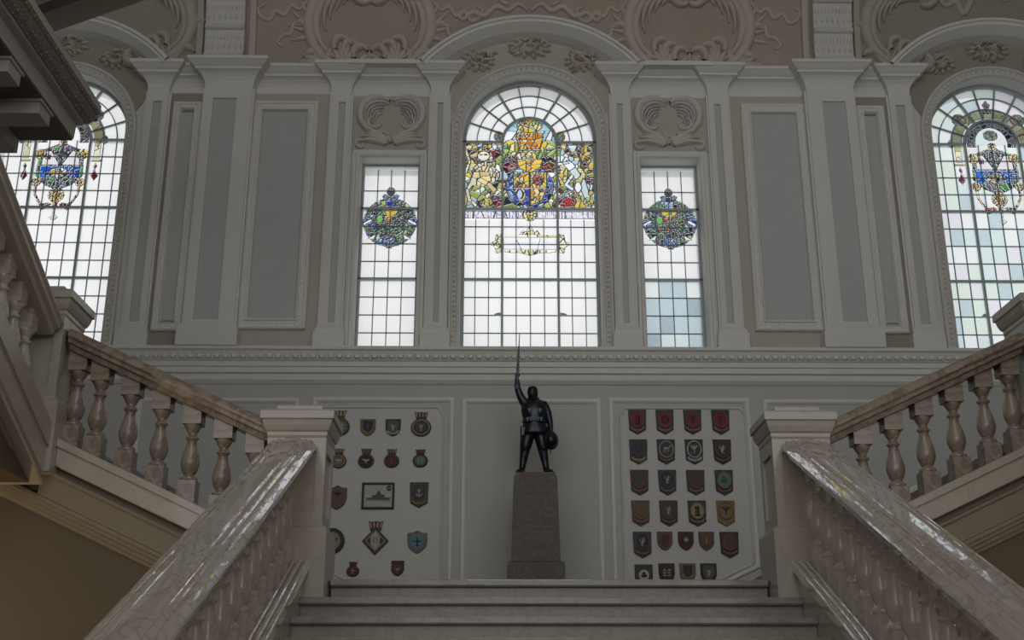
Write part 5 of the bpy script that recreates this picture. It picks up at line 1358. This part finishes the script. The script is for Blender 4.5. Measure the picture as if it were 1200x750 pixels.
std(2, 1, 'black shield plaque with a bright silver ring, plume and silver scroll', 'black', 'black', 'crest_white', 'plume', 'crest_white', 'silver')
std(3, 1, 'dark red shield plaque with a white rearing horse on black', 'maroon', 'black', 'dim_grey', 'rampant', 'crest_white', 'copper')
std(0, 2, 'dark shield plaque with a red plume over a blue shield in a brown ring', 'wood_dark', 'wood_dark', 'copper', 'plume', 'crest_blue', 'copper')
std(1, 2, 'dark shield plaque with a white figure on navy, third row beside the brown ring crest', 'wood_dark', 'navy', 'dim_grey', 'rampant', 'silver', 'copper')
std(2, 2, 'dark shield plaque with a brown oval and upright bar', 'wood_dark', 'wood_dark', 'copper', 'oval', 'copper', 'brass')
std(3, 2, 'dark shield plaque with a black clover on a grey disc', 'wood_dark', 'sea', 'sea', 'clover', 'crest_green', 'copper')
std(0, 3, 'brown shield plaque with a small bronze wreath and crown', 'wood_brown', 'wood_brown', 'brass', 'oval', 'brass', 'copper')
std(1, 3, 'dark shield plaque with a white beast in a double pink ring', 'wood_dark', 'wood_dark', 'copper', 'rampant', 'silver', 'copper')
std(2, 3, 'dark shield plaque with a pale gold wreathed crest', 'wood_dark', 'bone', 'brass', 'tower', 'wood_dark', 'brass')
std(3, 3, 'golden wood shield plaque with a black and pink crest', 'wood_gold', 'wood_gold', 'wood_gold', 'plume', 'navy', None)
plaque(.968, 3.143, .165, .230, 'dark shield plaque with a white figure in an oval, beside the small brown shield', 'wood_dark', 'point', ('navy', 'oval', .122, .150, .022), 'copper', 'rampant', 'silver', 'copper')
plaque(1.735, 3.143, .166, .230, 'dark shield plaque with a double copper ring, below the golden shield', 'wood_dark', 'point', ('wood_brown', 'oval', .122, .150, .022), 'copper', 'oval', 'copper', 'copper')
plaque(1.167, 3.177, .138, .164, 'small brown heater shield with a red inner shield', 'wood_brown', 'heater', ('maroon', 'heater', .085, .105, .008), 'brass', 'cross', 'brass')
plaque(1.353, 3.177, .138, .164, 'small maroon heater shield with a white diamond on black', 'maroon', 'heater', ('black', 'heater', .075, .125, .01), None, 'diamond', 'crest_white')
plaque(1.534, 3.177, .136, .164, 'small bronze-brown heater shield with dim gold figures', 'wood_brown', 'heater', ('wood_brown', 'heater', .10, .125, .005), None, 'tower', 'brass')
plaque(.971, 2.865, .158, .215, 'dark shield plaque with a black clover on a white disc, bottom row', 'wood_dark', 'heater', ('crest_white', 'oval', .095, .095, .015), None, 'clover', 'black')
plaque(1.172, 2.895, .142, .175, 'maroon shield plaque with white bird wings, bottom row', 'maroon', 'heater', ('black', 'heater', .11, .14, .005), None, 'waves', 'crest_white')
plaque(1.355, 2.895, .142, .175, 'tan shield plaque with a dark emblem, bottom row', 'wood_tan', 'heater', ('black', 'heater', .075, .10, .02), None, 'bull', 'copper')
plaque(1.538, 2.895, .142, .175, 'black shield plaque with a silver square crest, bottom row', 'black', 'heater', ('dim_grey', 'heater', .108, .13, .005), None, 'bull', 'silver')
